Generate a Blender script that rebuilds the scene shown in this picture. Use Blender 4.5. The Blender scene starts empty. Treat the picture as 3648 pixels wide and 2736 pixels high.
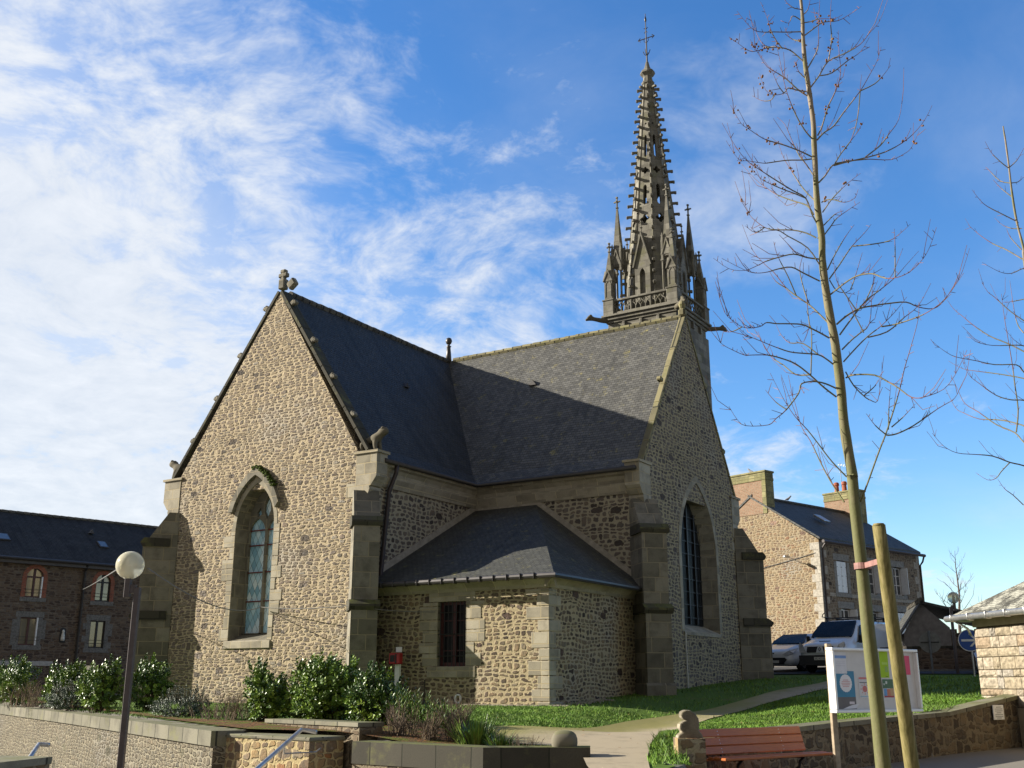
import bpy, bmesh, math, random
from mathutils import Vector, Matrix, noise as mnoise
from mathutils.geometry import tessellate_polygon
R=math.radians
scn=bpy.context.scene; C=scn.collection
# ---------------------------------------------------------------- camera, sky, sun, exposure
PITCH,ROLL,YAW=0.2777,0.0010,-0.5645
cy,sy=math.cos(YAW),math.sin(YAW); cp,sp=math.cos(PITCH),math.sin(PITCH)
f0=Vector((sy,cy,0)); r0=Vector((cy,-sy,0))
fwd=cp*f0+sp*Vector((0,0,1)); up=-sp*f0+cp*Vector((0,0,1))
rt=math.cos(ROLL)*r0+math.sin(ROLL)*up; up=-math.sin(ROLL)*r0+math.cos(ROLL)*up
cam=bpy.data.cameras.new('camera'); camo=bpy.data.objects.new('camera',cam); C.objects.link(camo)
camo.matrix_world=Matrix(((rt.x,up.x,-fwd.x,0),(rt.y,up.y,-fwd.y,0),(rt.z,up.z,-fwd.z,0),(0,0,0,1)))
cam.sensor_fit='HORIZONTAL'; cam.sensor_width=36; cam.lens=3744.4/3648*36; cam.clip_start=.1; cam.clip_end=3000
scn.camera=camo
SUN_AZ,SUN_EL=247.5,22.6
sd=Vector((math.sin(R(SUN_AZ))*math.cos(R(SUN_EL)),math.cos(R(SUN_AZ))*math.cos(R(SUN_EL)),math.sin(R(SUN_EL))))
sun=bpy.data.lights.new('sun','SUN'); sun.energy=5.0; sun.angle=R(.5); sun.color=(1,.93,.8)
suno=bpy.data.objects.new('sun',sun); C.objects.link(suno); suno.rotation_euler=sd.to_track_quat('Z','Y').to_euler(); suno.location=(-60,-20,40)
scn.view_settings.view_transform='Standard'; scn.view_settings.look='None'; scn.view_settings.exposure=1.2; scn.view_settings.gamma=1
w=bpy.data.worlds.new('World'); scn.world=w; w.use_nodes=True

class NT:
    """small helper to wire node trees"""
    def __init__(s,nt): s.t=nt
    def n(s,typ,**k):
        o=s.t.nodes.new('ShaderNode'+typ)
        for a,b in k.items(): setattr(o,a,b)
        return o
    def l(s,a,b): s.t.links.new(a,b)
    def put(s,sock,v):
        if hasattr(v,'is_linked'): s.l(v,sock)
        elif v is not None: sock.default_value=v
    def m(s,op,a,b=None,c=None,clamp=False):
        o=s.n('Math',operation=op,use_clamp=clamp)
        s.put(o.inputs[0],a); s.put(o.inputs[1],b); s.put(o.inputs[2],c); return o.outputs[0]
    def v(s,op,a,b=None):
        o=s.n('VectorMath',operation=op); s.put(o.inputs[0],a); s.put(o.inputs[1],b)
        return o.outputs['Value'] if op=='DOT_PRODUCT' else o.outputs[0]
    def noise(s,vec,scale,det=3,rough=.55,dim='3D'):
        o=s.n('TexNoise',noise_dimensions=dim); s.put(o.inputs['Vector'],vec); o.inputs['Scale'].default_value=scale; o.inputs['Detail'].default_value=det; o.inputs['Roughness'].default_value=rough
        return o.outputs[0]
    def ramp(s,fac,els,interp='LINEAR'):
        o=s.n('ValToRGB'); o.color_ramp.interpolation=interp; e=o.color_ramp.elements
        while len(e)<len(els): e.new(.5)
        for i,(p,c) in enumerate(els):
            e[i].position=p; e[i].color=(*c,1) if len(c)==3 else c
        s.put(o.inputs[0],fac); return o.outputs[0]
    def step(s,x,a,b):
        o=s.n('MapRange',interpolation_type='SMOOTHSTEP'); s.put(o.inputs[0],x); o.inputs[1].default_value=a; o.inputs[2].default_value=b; return o.outputs[0]
    def mix(s,f,a,b,mode='MIX'):
        o=s.n('Mix',data_type='RGBA',blend_type=mode); s.put(o.inputs[0],f)
        for k,x in ((6,a),(7,b)): s.put(o.inputs[k],(*x,1) if isinstance(x,tuple) and len(x)==3 else x)
        return o.outputs[2]
    def sep(s,vec):
        o=s.n('SeparateXYZ'); s.put(o.inputs[0],vec); return o.outputs
    def comb(s,x,y,z=0.0):
        o=s.n('CombineXYZ'); s.put(o.inputs[0],x); s.put(o.inputs[1],y); s.put(o.inputs[2],z); return o.outputs[0]

# sky: Nishita plus wind-blown high cloud and an added unseen fill cloud, all in world directions
g=NT(w.node_tree); bg=w.node_tree.nodes['Background']
sky=g.n('TexSky',sky_type='NISHITA',sun_disc=False,sun_elevation=R(SUN_EL),sun_rotation=R(SUN_AZ),air_density=1.0,dust_density=.35,ozone_density=3.0,altitude=100)
tc=g.n('TexCoord'); dr=tc.outputs['Generated']
d=g.sep(dr)
zz=g.m('MAXIMUM',g.m('ADD',d[2],.22),.05)
px=g.m('DIVIDE',d[0],zz); py=g.m('DIVIDE',d[1],zz)
ca,sa=math.cos(R(55)),math.sin(R(55))
along=g.m('ADD',g.m('MULTIPLY',px,ca),g.m('MULTIPLY',py,sa)); across=g.m('SUBTRACT',g.m('MULTIPLY',py,ca),g.m('MULTIPLY',px,sa))
flow=g.comb(g.m('MULTIPLY',along,1.0),across)
warp=g.n('TexNoise'); g.l(flow,warp.inputs['Vector']); warp.inputs['Scale'].default_value=2.2; warp.inputs['Detail'].default_value=3
wv=g.v('ADD',flow,g.v('SCALE',g.v('SUBTRACT',warp.outputs['Color'],(.5,.5,.5)),None))
wv.node.inputs[1].links[0].from_node.inputs['Scale'].default_value=.28
n1=g.noise(wv,2.3,6,.62); n2=g.noise(wv,10.5,5,.66); n3=g.noise(wv,.9,3,.5)
CLOUD_N1=Vector((-.7684,-.1831,-.6132))
CLOUD_N2=Vector((-.2776,.8594,.4294))
s1=g.v('DOT_PRODUCT',dr,CLOUD_N1)
cov=g.m('ADD',g.m('MULTIPLY',s1,2.6),g.m('MULTIPLY',g.m('SUBTRACT',n1,.5),1.9))
cov=g.m('ADD',cov,g.m('MULTIPLY',g.m('SUBTRACT',n2,.5),1.7))
main=g.step(cov,-.30,.80)
thin=g.m('MULTIPLY',g.step(g.m('ADD',g.m('MULTIPLY',n3,.75),g.m('MULTIPLY',n1,.35)),.52,.82),.30)
s2=g.v('DOT_PRODUCT',dr,CLOUD_N2)
puff=g.m('MULTIPLY',g.step(g.m('ADD',g.m('MULTIPLY',g.m('SUBTRACT',1.0,s2),-70.0),g.m('ADD',g.m('MULTIPLY',g.m('SUBTRACT',n1,.5),5.0),g.m('MULTIPLY',g.m('SUBTRACT',n2,.5),1.2))),-.75,1.1),.62)
cl=g.m('MAXIMUM',g.m('MAXIMUM',main,thin),puff); 
glow=g.m('MULTIPLY',g.step(g.m('ADD',s1,g.m('MULTIPLY',g.m('SUBTRACT',n1,.5),.25)),.0,.30),.80)
cl=g.m('MAXIMUM',cl,glow,clamp=True)
cl=g.m('MULTIPLY',cl,.93)
skyc=g.n('HueSaturation'); skyc.inputs['Hue'].default_value=.506; skyc.inputs['Saturation'].default_value=1.25; skyc.inputs['Value'].default_value=1.66; g.l(sky.outputs[0],skyc.inputs['Color'])
SKY_STRENGTH=.062
cloudcol=g.mix(n2,(4.4,4.9,5.6),(7.2,7.3,7.4))
back=g.m('MULTIPLY',g.step(g.m('ADD',g.v('DOT_PRODUCT',dr,Vector((.45,-.88,.12))),g.m('MULTIPLY',g.m('SUBTRACT',n1,.5),.5)),-.05,.45),.9)  # unseen pale cloud behind the camera, added to warm the fill light
g.l(g.mix(back,g.mix(cl,skyc.outputs[0],cloudcol),(2.35,2.2,2.0)),bg.inputs[0]); bg.inputs[1].default_value=SKY_STRENGTH

# ---------------------------------------------------------------- materials
def mat(name,rough=.8,spec=.3,metal=0):
    m=bpy.data.materials.new(name); m.use_nodes=True; g=NT(m.node_tree); b=m.node_tree.nodes['Principled BSDF']
    b.inputs['Roughness'].default_value=rough; b.inputs['Specular IOR Level'].default_value=spec; b.inputs['Metallic'].default_value=metal
    return m,g,b
def uv(g): return g.n('UVMap').outputs[0]
def obj_c(g): return g.n('TexCoord').outputs['Object']
def bump(g,b,h,strength,dist=.02):
    o=g.n('Bump'); o.inputs['Strength'].default_value=strength; o.inputs['Distance'].default_value=dist; g.l(h,o.inputs['Height']); g.l(o.outputs[0],b.inputs['Normal'])
def plain(name,col,rough=.6,spec=.3,metal=0,var=.12,scale=9):
    m,g,b=mat(name,rough,spec,metal)
    n=g.noise(obj_c(g),scale,4)
    lo=tuple(max(0,c*(1-var*1.6)) for c in col); hi=tuple(min(1,c*(1+var*1.2)) for c in col)
    g.l(g.ramp(n,[(.3,lo),(.7,hi)]),b.inputs['Base Color']); return m
def rubble(name,sw,sh,mortar,pal,joint=.22,irr=.5,bmp=.8,stain=.2,seed=0.0,dist=.045,big=.25,bigcol=(.055,.045,.04)):
    """roughly coursed rubble: wavy rows of odd-sized stones in wide flush mortar, with some larger dark stones"""
    m,g,b=mat(name,.9,.15); u=uv(g); s=g.sep(u); fn=g.noise(u,34,3,.6); mn=g.noise(u,6.5,2)
    U,V_=s[0],s[1]
    V1=g.m('ADD',V_,g.m('MULTIPLY',g.m('SUBTRACT',g.noise(g.comb(g.m('MULTIPLY',U,.8),g.m('MULTIPLY',V_,2.2),seed),1.0,2),.5),sh*3.2*irr+.10))
    V1=g.m('ADD',V1,g.m('MULTIPLY',g.m('SUBTRACT',g.noise(u,4.5,2),.5),sh*1.5*irr))
    rowf=g.m('ADD',g.m('DIVIDE',V1,sh),seed*7); row=g.m('FLOOR',rowf); fy=g.m('FRACT',rowf)
    wr=g.n('TexWhiteNoise',noise_dimensions='1D'); g.l(row,wr.inputs['W'])
    cf=g.m('ADD',g.m('DIVIDE',U,sw),g.m('MULTIPLY',wr.outputs['Value'],17.0))
    cf=g.m('ADD',cf,g.m('MULTIPLY',g.m('SUBTRACT',g.noise(g.comb(g.m('MULTIPLY',U,.55/sw),g.m('MULTIPLY',row,7.31),seed),1.0,1),.5),1.5))
    cf=g.m('ADD',cf,g.m('MULTIPLY',g.m('SUBTRACT',g.noise(u,9,1),.5),.5*irr))
    col_=g.m('FLOOR',cf); fx=g.m('FRACT',cf)
    wn=g.n('TexWhiteNoise',noise_dimensions='2D'); g.l(g.comb(col_,row),wn.inputs['Vector']); rc=g.sep(wn.outputs['Color'])
    jx=g.m('ADD',joint*.45,g.m('MULTIPLY',rc[1],joint*1.1)); jy=g.m('ADD',joint*.6,g.m('MULTIPLY',rc[2],joint*1.5))
    X=g.m('ABSOLUTE',g.m('DIVIDE',g.m('SUBTRACT',g.m('MULTIPLY',fx,2.0),1.0),g.m('SUBTRACT',1.0,jx)))
    Y=g.m('ABSOLUTE',g.m('DIVIDE',g.m('SUBTRACT',g.m('MULTIPLY',fy,2.0),1.0),g.m('SUBTRACT',1.0,jy)))
    q=g.m('ADD',g.m('POWER',X,3.2),g.m('POWER',Y,3.2))
    q=g.m('ADD',q,g.m('ADD',g.m('MULTIPLY',g.m('SUBTRACT',fn,.5),.8),g.m('MULTIPLY',g.m('SUBTRACT',g.noise(u,13,2),.5),1.3*irr+.5)))
    mask=g.step(q,1.12,.72)
    rnd=wn.outputs['Value']; pal_c=g.ramp(rnd,pal)
    # larger odd stones
    v1=g.n('TexVoronoi',voronoi_dimensions='2D',feature='F1',distance='MINKOWSKI'); g.l(g.comb(g.m('DIVIDE',U,.85),g.m('DIVIDE',V_,.48),0.0),v1.inputs['Vector']); v1.inputs['Scale'].default_value=1; v1.inputs['Exponent'].default_value=3.0
    vc=g.sep(v1.outputs['Color']); rad=g.m('MULTIPLY',g.m('MULTIPLY',g.m('GREATER_THAN',vc[0],1-big),g.m('ADD',.10,g.m('MULTIPLY',vc[1],.14))),1.0)
    bd=g.m('SUBTRACT',g.m('ADD',v1.outputs['Distance'],g.m('MULTIPLY',g.m('SUBTRACT',g.noise(u,7,3),.5),.26)),rad)
    bmask=g.step(bd,.012,-.012); halo=g.step(bd,.05,.03)
    mask=g.m('MAXIMUM',g.m('MULTIPLY',mask,g.m('MAXIMUM',g.m('SUBTRACT',1.0,g.m('GREATER_THAN',rad,.01)),g.step(bd,.015,.05))),bmask)
    pal_c=g.mix(bmask,pal_c,g.mix(vc[2],bigcol,tuple(c*2.3 for c in bigcol)))
    col=g.mix(g.m('MULTIPLY',fn,.8),pal_c,g.mix(.55,pal_c,(.07,.06,.055)))
    tint=g.mix(g.step(mn,.35,.7),(1.1,1.03,.94),(.88,.92,.96)); col=g.mix(1.0,col,tint,'MULTIPLY')
    mo=g.mix(fn,tuple(c*.72 for c in mortar),tuple(min(1,c*1.18) for c in mortar))
    pat=g.noise(u,.45,4,.6); mo=g.mix(g.m('MULTIPLY',g.step(pat,.5,.75),.55),mo,tuple(sum(mortar)/3*k for k in (1.02,.98,.92)))
    col=g.mix(mask,mo,col)
    bg_=g.noise(u,.62,5,.65)
    col=g.mix(g.m('MULTIPLY',g.step(bg_,.46,.76),stain),col,g.mix(.6,col,(.08,.07,.05)))
    g.l(col,b.inputs['Base Color'])
    hgt=g.m('ADD',g.m('MULTIPLY',g.step(q,1.35,.35),g.m('ADD',.35,g.m('MULTIPLY',rc[0],.9))),g.m('MULTIPLY',fn,.30))
    hgt=g.m('ADD',hgt,g.m('MULTIPLY',g.noise(u,15,3,.6),.45))
    bump(g,b,hgt,bmp,dist); return m
def ashlar(name,bw,bh,cols,joint,jw=.012,bmp=.5,stain=.4,dist=.015,lichen=0.0,moss=0.0):
    m,g,b=mat(name,.88,.2); u=uv(g)
    wn=g.n('TexNoise'); g.l(u,wn.inputs['Vector']); wn.inputs['Scale'].default_value=3
    sc=g.n('VectorMath',operation='SCALE'); g.l(g.v('SUBTRACT',wn.outputs['Color'],(.5,.5,.5)),sc.inputs[0]); sc.inputs['Scale'].default_value=.02
    br=g.n('TexBrick',offset=.5,squash=.8,squash_frequency=3); g.l(g.v('ADD',u,sc.outputs[0]),br.inputs['Vector'])
    br.inputs['Scale'].default_value=1; br.inputs['Brick Width'].default_value=bw; br.inputs['Row Height'].default_value=bh; br.inputs['Mortar Size'].default_value=jw; br.inputs['Mortar Smooth'].default_value=.3
    br.inputs['Color1'].default_value=(0,0,0,1); br.inputs['Color2'].default_value=(1,1,1,1); br.inputs['Mortar'].default_value=(.5,.5,.5,1); br.inputs['Bias'].default_value=0
    fn=g.noise(u,45,4,.7); mn=g.noise(u,2.2,4,.6)
    col=g.ramp(br.outputs['Color'],[(0,cols[0]),(1,cols[1])])
    col=g.mix(fn,g.mix(.45,col,(.02,.02,.018)),g.mix(1.0,col,(1.75,1.72,1.62),'MULTIPLY'))
    col=g.mix(g.m('MULTIPLY',g.step(mn,.42,.7),stain),col,(.055,.05,.04))
    if lichen: col=g.mix(g.m('MULTIPLY',g.step(g.noise(u,1.3,5,.65),.52,.66),lichen),col,(.16,.16,.06))
    col=g.mix(br.outputs['Fac'],col,joint)
    if moss:
        nz=g.sep(g.n('NewGeometry').outputs['True Normal'])[2]; ms=g.m('MULTIPLY',g.step(nz,.5,.9),g.step(g.m('ADD',mn,g.m('MULTIPLY',fn,.4)),.5,.85)); col=g.mix(g.m('MULTIPLY',ms,moss),col,(.13,.14,.035))
    g.l(col,b.inputs['Base Color'])
    h=g.m('ADD',g.m('MULTIPLY',br.outputs['Fac'],-.8),g.m('ADD',g.m('MULTIPLY',fn,.25),g.m('MULTIPLY',mn,.4)))
    bump(g,b,h,bmp,dist); return m
def slate(name,col,lichen=.3,lcol=(.30,.26,.09),bw=.17,bh=.115,rough=.62,sp=.2,lth=.58):
    m,g,b=mat(name,rough,sp); u=uv(g)
    br=g.n('TexBrick',offset=.5,squash=1); g.l(u,br.inputs['Vector'])
    br.inputs['Scale'].default_value=1; br.inputs['Brick Width'].default_value=bw; br.inputs['Row Height'].default_value=bh; br.inputs['Mortar Size'].default_value=.006; br.inputs['Mortar Smooth'].default_value=.4
    br.inputs['Color1'].default_value=(0,0,0,1); br.inputs['Color2'].default_value=(1,1,1,1); br.inputs['Mortar'].default_value=(.3,.3,.3,1)
    fn=g.noise(u,30,3,.6); mn=g.noise(u,.9,5,.65); ln=g.noise(u,2.6,6,.7)
    c=g.ramp(br.outputs['Color'],[(0,tuple(x*.55 for x in col)),(1,tuple(x*1.5 for x in col))])
    c=g.mix(fn,c,g.mix(.35,c,(.2,.2,.19)))
    c=g.mix(g.m('MULTIPLY',g.step(mn,.45,.7),.45),c,tuple(x*1.5 for x in col)); s0_=g.sep(u); stk=g.noise(g.comb(g.m('MULTIPLY',s0_[0],3.0),g.m('MULTIPLY',s0_[1],.25)),1.0,3,.6); c=g.mix(g.m('MULTIPLY',g.step(stk,.48,.7),.4),c,tuple(x*.5 for x in col))
    lm=g.m('MULTIPLY',g.step(g.m('ADD',g.m('MULTIPLY',ln,.8),g.m('MULTIPLY',fn,.25)),lth,lth+.12),lichen)
    c=g.mix(lm,c,lcol)
    c=g.mix(br.outputs['Fac'],c,tuple(x*.25 for x in col)); g.l(c,b.inputs['Base Color'])
    v=g.sep(u); saw=g.m('FRACT',g.m('DIVIDE',v[1],bh))
    h=g.m('ADD',g.m('MULTIPLY',saw,-1.0),g.m('ADD',g.m('MULTIPLY',br.outputs['Color'],.4),g.m('MULTIPLY',fn,.3)))
    h=g.m('SUBTRACT',h,g.m('MULTIPLY',br.outputs['Fac'],.8)); bump(g,b,h,.75,.018); return m

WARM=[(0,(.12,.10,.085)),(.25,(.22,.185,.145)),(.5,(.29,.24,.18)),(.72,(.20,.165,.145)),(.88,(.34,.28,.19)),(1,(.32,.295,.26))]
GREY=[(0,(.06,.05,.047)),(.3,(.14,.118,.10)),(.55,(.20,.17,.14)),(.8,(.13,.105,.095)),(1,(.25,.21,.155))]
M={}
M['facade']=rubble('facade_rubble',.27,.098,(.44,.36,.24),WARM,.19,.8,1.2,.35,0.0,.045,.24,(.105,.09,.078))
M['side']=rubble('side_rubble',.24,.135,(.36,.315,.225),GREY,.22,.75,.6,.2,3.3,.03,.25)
M['annex']=rubble('annex_rubble',.22,.115,(.37,.305,.19),[(0,(.055,.042,.034)),(.3,(.17,.132,.092)),(.6,(.25,.19,.118)),(.85,(.13,.10,.08)),(1,(.29,.24,.165))],.25,.7,.9,.15,7.7,.04,.22,(.05,.035,.03))
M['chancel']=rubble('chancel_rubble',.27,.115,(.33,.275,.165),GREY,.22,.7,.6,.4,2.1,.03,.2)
M['garden']=rubble('garden_wall_rubble',.22,.085,(.26,.23,.165),[(0,(.09,.08,.06)),(.4,(.17,.15,.115)),(.7,(.22,.195,.145)),(1,(.14,.13,.10))],.16,.7,1.3,.35,1.7,.05,.2,(.09,.085,.06))
M['pier']=rubble('pier_rubble',.22,.145,(.40,.32,.17),[(0,(.15,.11,.08)),(.3,(.28,.21,.12)),(.6,(.36,.25,.12)),(.85,(.27,.225,.16)),(1,(.32,.15,.06))],.12,.8,.8,.2,5.2,.04,.2,(.14,.11,.08))
M['terrace']=rubble('terrace_wall_rubble',.30,.18,(.19,.155,.105),[(0,(.06,.048,.036)),(.4,(.135,.105,.07)),(.7,(.185,.145,.095)),(1,(.105,.09,.07))],.14,.9,.9,.35,9.4,.04,.4,(.05,.04,.03))
M['house_gable']=rubble('house_gable_rubble',.24,.11,(.31,.25,.165),[(0,(.13,.09,.065)),(.35,(.24,.18,.115)),(.7,(.29,.22,.135)),(.9,(.23,.13,.08)),(1,(.22,.19,.15))],.2,.9,.7,.15,4.4,.04,.1,(.13,.09,.07))
M['house_front']=rubble('house_front_rubble',.24,.15,(.26,.215,.155),[(0,(.09,.07,.055)),(.4,(.19,.15,.11)),(1,(.25,.195,.14))],.18,.9,.6,.2,6.6,.03,.3)
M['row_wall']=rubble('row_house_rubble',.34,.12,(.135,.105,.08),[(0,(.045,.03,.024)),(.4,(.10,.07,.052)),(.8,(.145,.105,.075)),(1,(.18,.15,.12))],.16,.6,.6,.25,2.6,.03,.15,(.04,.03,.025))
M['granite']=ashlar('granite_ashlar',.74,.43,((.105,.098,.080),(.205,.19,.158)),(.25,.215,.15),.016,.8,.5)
M['granite_pale']=ashlar('pale_granite',.55,.33,((.20,.18,.14),(.33,.30,.24)),(.36,.30,.19),.012,.6,.35)
M['tower']=ashlar('tower_granite',.5,.31,((.10,.095,.083),(.20,.19,.165)),(.11,.10,.085),.008,.5,.45,.012,.35)
M['moulding']=ashlar('cornice_granite',.95,2.0,((.22,.195,.15),(.32,.285,.225)),(.42,.36,.24),.016,.4,.3)
M['coping']=ashlar('mossy_coping_stone',.85,3.0,((.11,.105,.08),(.175,.165,.13)),(.04,.04,.03),.02,.6,.5,.02,.5,.45)
M['coping_dark']=ashlar('dark_weathered_coping',.7,2.0,((.030,.028,.022),(.062,.058,.046)),(.03,.03,.022),.014,.7,.5,.02,.5,.8)
M['slate']=slate('church_slate',(.074,.072,.066),.75)
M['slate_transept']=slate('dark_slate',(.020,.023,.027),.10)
M['slate_annex']=slate('mossy_annex_slate',(.036,.037,.031),.8,(.23,.21,.08))
M['slate_house']=slate('house_slate',(.040,.041,.038),.35,(.09,.10,.06),.26,.17)
M['slate_hut']=slate('lichened_hut_slate',(.085,.08,.062),.95,(.42,.41,.34),.22,.10,.75,.1,.47)
M['lead']=plain('dark_zinc',(.05,.045,.045),.45,.5,.3)
M['zinc']=plain('grey_zinc',(.45,.45,.44),.35,.5,.8)
M['pipe']=plain('brown_pipe',(.045,.032,.030),.5,.4)
M['ridge']=ashlar('lichened_ridge_tile',.42,3,((.12,.11,.07),(.24,.215,.12)),(.04,.04,.03),.03,.6,.3,.015,.7)
M['ridge_dark']=ashlar('dark_ridge_tile',.42,3,((.05,.048,.045),(.10,.09,.075)),(.02,.02,.02),.03,.6,.3)
M['plaster']=plain('lime_fillet',(.33,.29,.23),.9,.1,0,.15,6)
M['iron']=plain('wrought_iron',(.025,.022,.022),.5,.5,.4)
M['glassdark']=plain('dark_glass',(.010,.011,.013),.3,.12,0,.3,4)
M['redwood']=plain('dark_red_paint',(.065,.014,.013),.5,.4,0,.2,14)
M['white']=plain('white_paint',(.72,.73,.74),.45,.4,0,.06)
M['offwhite']=plain('offwhite_paint',(.55,.54,.50),.6,.3,0,.1)
M['brick']=ashlar('red_brick',.23,.075,((.19,.11,.072),(.26,.16,.11)),(.27,.22,.16),.012,.6,.2)
M['brick_dark']=ashlar('arch_brick',.22,.075,((.20,.055,.035),(.28,.09,.055)),(.16,.11,.08),.012,.6,.2)
M['render']=plain('sand_render',(.42,.35,.24),.9,.1,0,.1,5)
M['carved']=ashlar('dark_carved_granite',3,3,((.09,.08,.06),(.15,.135,.10)),(.1,.1,.08),.001,.9,.6,.03,.4)
M['moss']=plain('moss',(.06,.085,.02),.95,.1,0,.5,30)
M['black']=plain('black_plastic',(.015,.015,.016),.5,.4)
# ---------------------------------------------------------------- mesh helpers
class MB:
    def __init__(s): s.v=[]; s.f=[]; s.mi=[]; s.cur=0
    def add(s,pts,faces):
        o=len(s.v); s.v+= [tuple(p) for p in pts]
        for f in faces: s.f.append([o+i for i in f]); s.mi.append(s.cur)
        return s
    def poly(s,*pts): return s.add(pts,[list(range(len(pts)))])
    def box(s,x0,x1,y0,y1,z0,z1): return s.obox(((x0+x1)/2,(y0+y1)/2,(z0+z1)/2),((x1-x0)/2,0,0),(0,(y1-y0)/2,0),(0,0,(z1-z0)/2))
    def obox(s,c,a,b,d):
        c,a,b,d=Vector(c),Vector(a),Vector(b),Vector(d)
        P=[c+i*a+j*b+k*d for k in(-1,1) for j in(-1,1) for i in(-1,1)]
        fs=[[0,2,3,1],[4,5,7,6],[0,1,5,4],[2,6,7,3],[0,4,6,2],[1,3,7,5]]
        if a.cross(b).dot(d)<0: fs=[f[::-1] for f in fs]
        return s.add(P,fs)
    def bbox(s,c,a,b,d,bev=.012):
        """bevelled oriented box (half-axis vectors)"""
        bm=bmesh.new(); bmesh.ops.create_cube(bm,size=2); c,a,b,d=Vector(c),Vector(a),Vector(b),Vector(d)
        for v in bm.verts: v.co=Vector((v.co.x*a.length,v.co.y*b.length,v.co.z*d.length))
        bmesh.ops.bevel(bm,geom=list(bm.edges),offset=bev,segments=1,affect='EDGES')
        a,b,d=a.normalized(),b.normalized(),d.normalized(); bm.verts.index_update()
        s.add([c+v.co.x*a+v.co.y*b+v.co.z*d for v in bm.verts],[[v.index for v in f.verts] for f in bm.faces]); bm.free(); return s
    def extr(s,prof,o,du,dv,dw,L,caps=True):
        """profile [(u,v)] in plane du,dv at origin o, extruded L along dw"""
        o,du,dv,dw=Vector(o),Vector(du),Vector(dv),Vector(dw); n=len(prof)
        ar=sum(prof[i][0]*prof[(i+1)%n][1]-prof[(i+1)%n][0]*prof[i][1] for i in range(n))
        if ar*du.cross(dv).dot(dw)<0: prof=prof[::-1]
        P=[o+u*du+v*dv for u,v in prof]; P+=[p+dw*L for p in P]
        fs=[[i,(i+1)%n,n+(i+1)%n,n+i] for i in range(n)]
        base=len(s.v); s.add(P,fs)
        if caps:
            tr=tessellate_polygon([[Vector((u,v,0)) for u,v in prof]])
            for t in tr:
                a=[prof[i] for i in t]; ar=(a[1][0]-a[0][0])*(a[2][1]-a[0][1])-(a[2][0]-a[0][0])*(a[1][1]-a[0][1])
                ar*=du.cross(dv).dot(dw)
                t=list(t) if ar>0 else list(t)[::-1]
                s.f.append([base+n+i for i in t]); s.mi.append(s.cur); s.f.append([base+i for i in t[::-1]]); s.mi.append(s.cur)
        return s
    def holed(s,outer,holes,to3,flip=False):
        loops=[outer]+holes; flat=[p for l in loops for p in l]
        tr=tessellate_polygon([[Vector((u,v,0)) for u,v in l] for l in loops]); fs=[]
        for t in tr:
            a=[flat[i] for i in t]; ar=(a[1][0]-a[0][0])*(a[2][1]-a[0][1])-(a[2][0]-a[0][0])*(a[1][1]-a[0][1])
            t=list(t) if (ar>0)!=flip else list(t)[::-1]
            fs.append(t)
        return s.add([to3(*p) for p in flat],fs)
    def tube(s,pts,rad,n=6,cap=True):
        pts=[Vector(p) for p in pts]; 
        if not hasattr(rad,'__len__'): rad=[rad]*len(pts)
        base=len(s.v); prev=None
        for i,p in enumerate(pts):
            t=(pts[min(i+1,len(pts)-1)]-pts[max(i-1,0)]).normalized()
            if prev is None: a=t.orthogonal().normalized()
            else: a=(prev-t*prev.dot(t)).normalized()
            prev=a; b=t.cross(a)
            for k in range(n):
                q=2*math.pi*k/n; s.v.append(tuple(p+rad[i]*(math.cos(q)*a+math.sin(q)*b)))
        for i in range(len(pts)-1):
            for k in range(n):
                s.f.append([base+i*n+k,base+i*n+(k+1)%n,base+(i+1)*n+(k+1)%n,base+(i+1)*n+k]); s.mi.append(s.cur)
        if cap:
            s.f.append([base+k for k in range(n)][::-1]); s.f.append([base+(len(pts)-1)*n+k for k in range(n)]); s.mi+=[s.cur]*2
        return s
    def lathe(s,prof,c,n=16,ax=None,ph=0):
        c=Vector(c); base=len(s.v)
        for r,z in prof:
            for k in range(n):
                q=2*math.pi*k/n+ph; s.v.append((c.x+r*math.cos(q),c.y+r*math.sin(q),c.z+z))
        for i in range(len(prof)-1):
            for k in range(n):
                s.f.append([base+i*n+k,base+i*n+(k+1)%n,base+(i+1)*n+(k+1)%n,base+(i+1)*n+k]); s.mi.append(s.cur)
        s.f.append([base+k for k in range(n)][::-1]); s.f.append([base+(len(prof)-1)*n+k for k in range(n)]); s.mi+=[s.cur]*2
        return s
    def disc(s,c,nrm,r,n=20,t=.0):
        nrm=Vector(nrm).normalized(); a=nrm.orthogonal().normalized(); b=nrm.cross(a); c=Vector(c)
        return s.add([c+r*(math.cos(2*math.pi*k/n)*a+math.sin(2*math.pi*k/n)*b) for k in range(n)],[list(range(n))])
    def build(s,name,mats,parent=None,smooth=False):
        me=bpy.data.meshes.new(name); me.from_pydata(s.v,[],s.f); 
        for m in (mats if isinstance(mats,(list,tuple)) else [mats]): me.materials.append(m)
        if any(s.mi): me.polygons.foreach_set('material_index',s.mi)
        if smooth: me.polygons.foreach_set('use_smooth',[True]*len(me.polygons))
        ul=me.uv_layers.new(name='UVMap'); Z=Vector((0,0,1))
        dat=[0.0]*(2*len(me.loops))
        for p in me.polygons:
            n=p.normal
            if abs(n.z)>.97: t,b=Vector((1,0,0)),Vector((0,1,0))
            else: t=Z.cross(n).normalized(); b=n.cross(t)
            for li in p.loop_indices:
                co=me.vertices[me.loops[li].vertex_index].co; dat[2*li]=co.dot(t); dat[2*li+1]=co.dot(b)
        ul.data.foreach_set('uv',dat)
        me.update()
        o=bpy.data.objects.new(name,me); C.objects.link(o)
        if parent: attach(o,parent)
        return o
def attach(o,parent):
    o.parent=parent
    o.matrix_parent_inverse=wm(parent).inverted()
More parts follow.
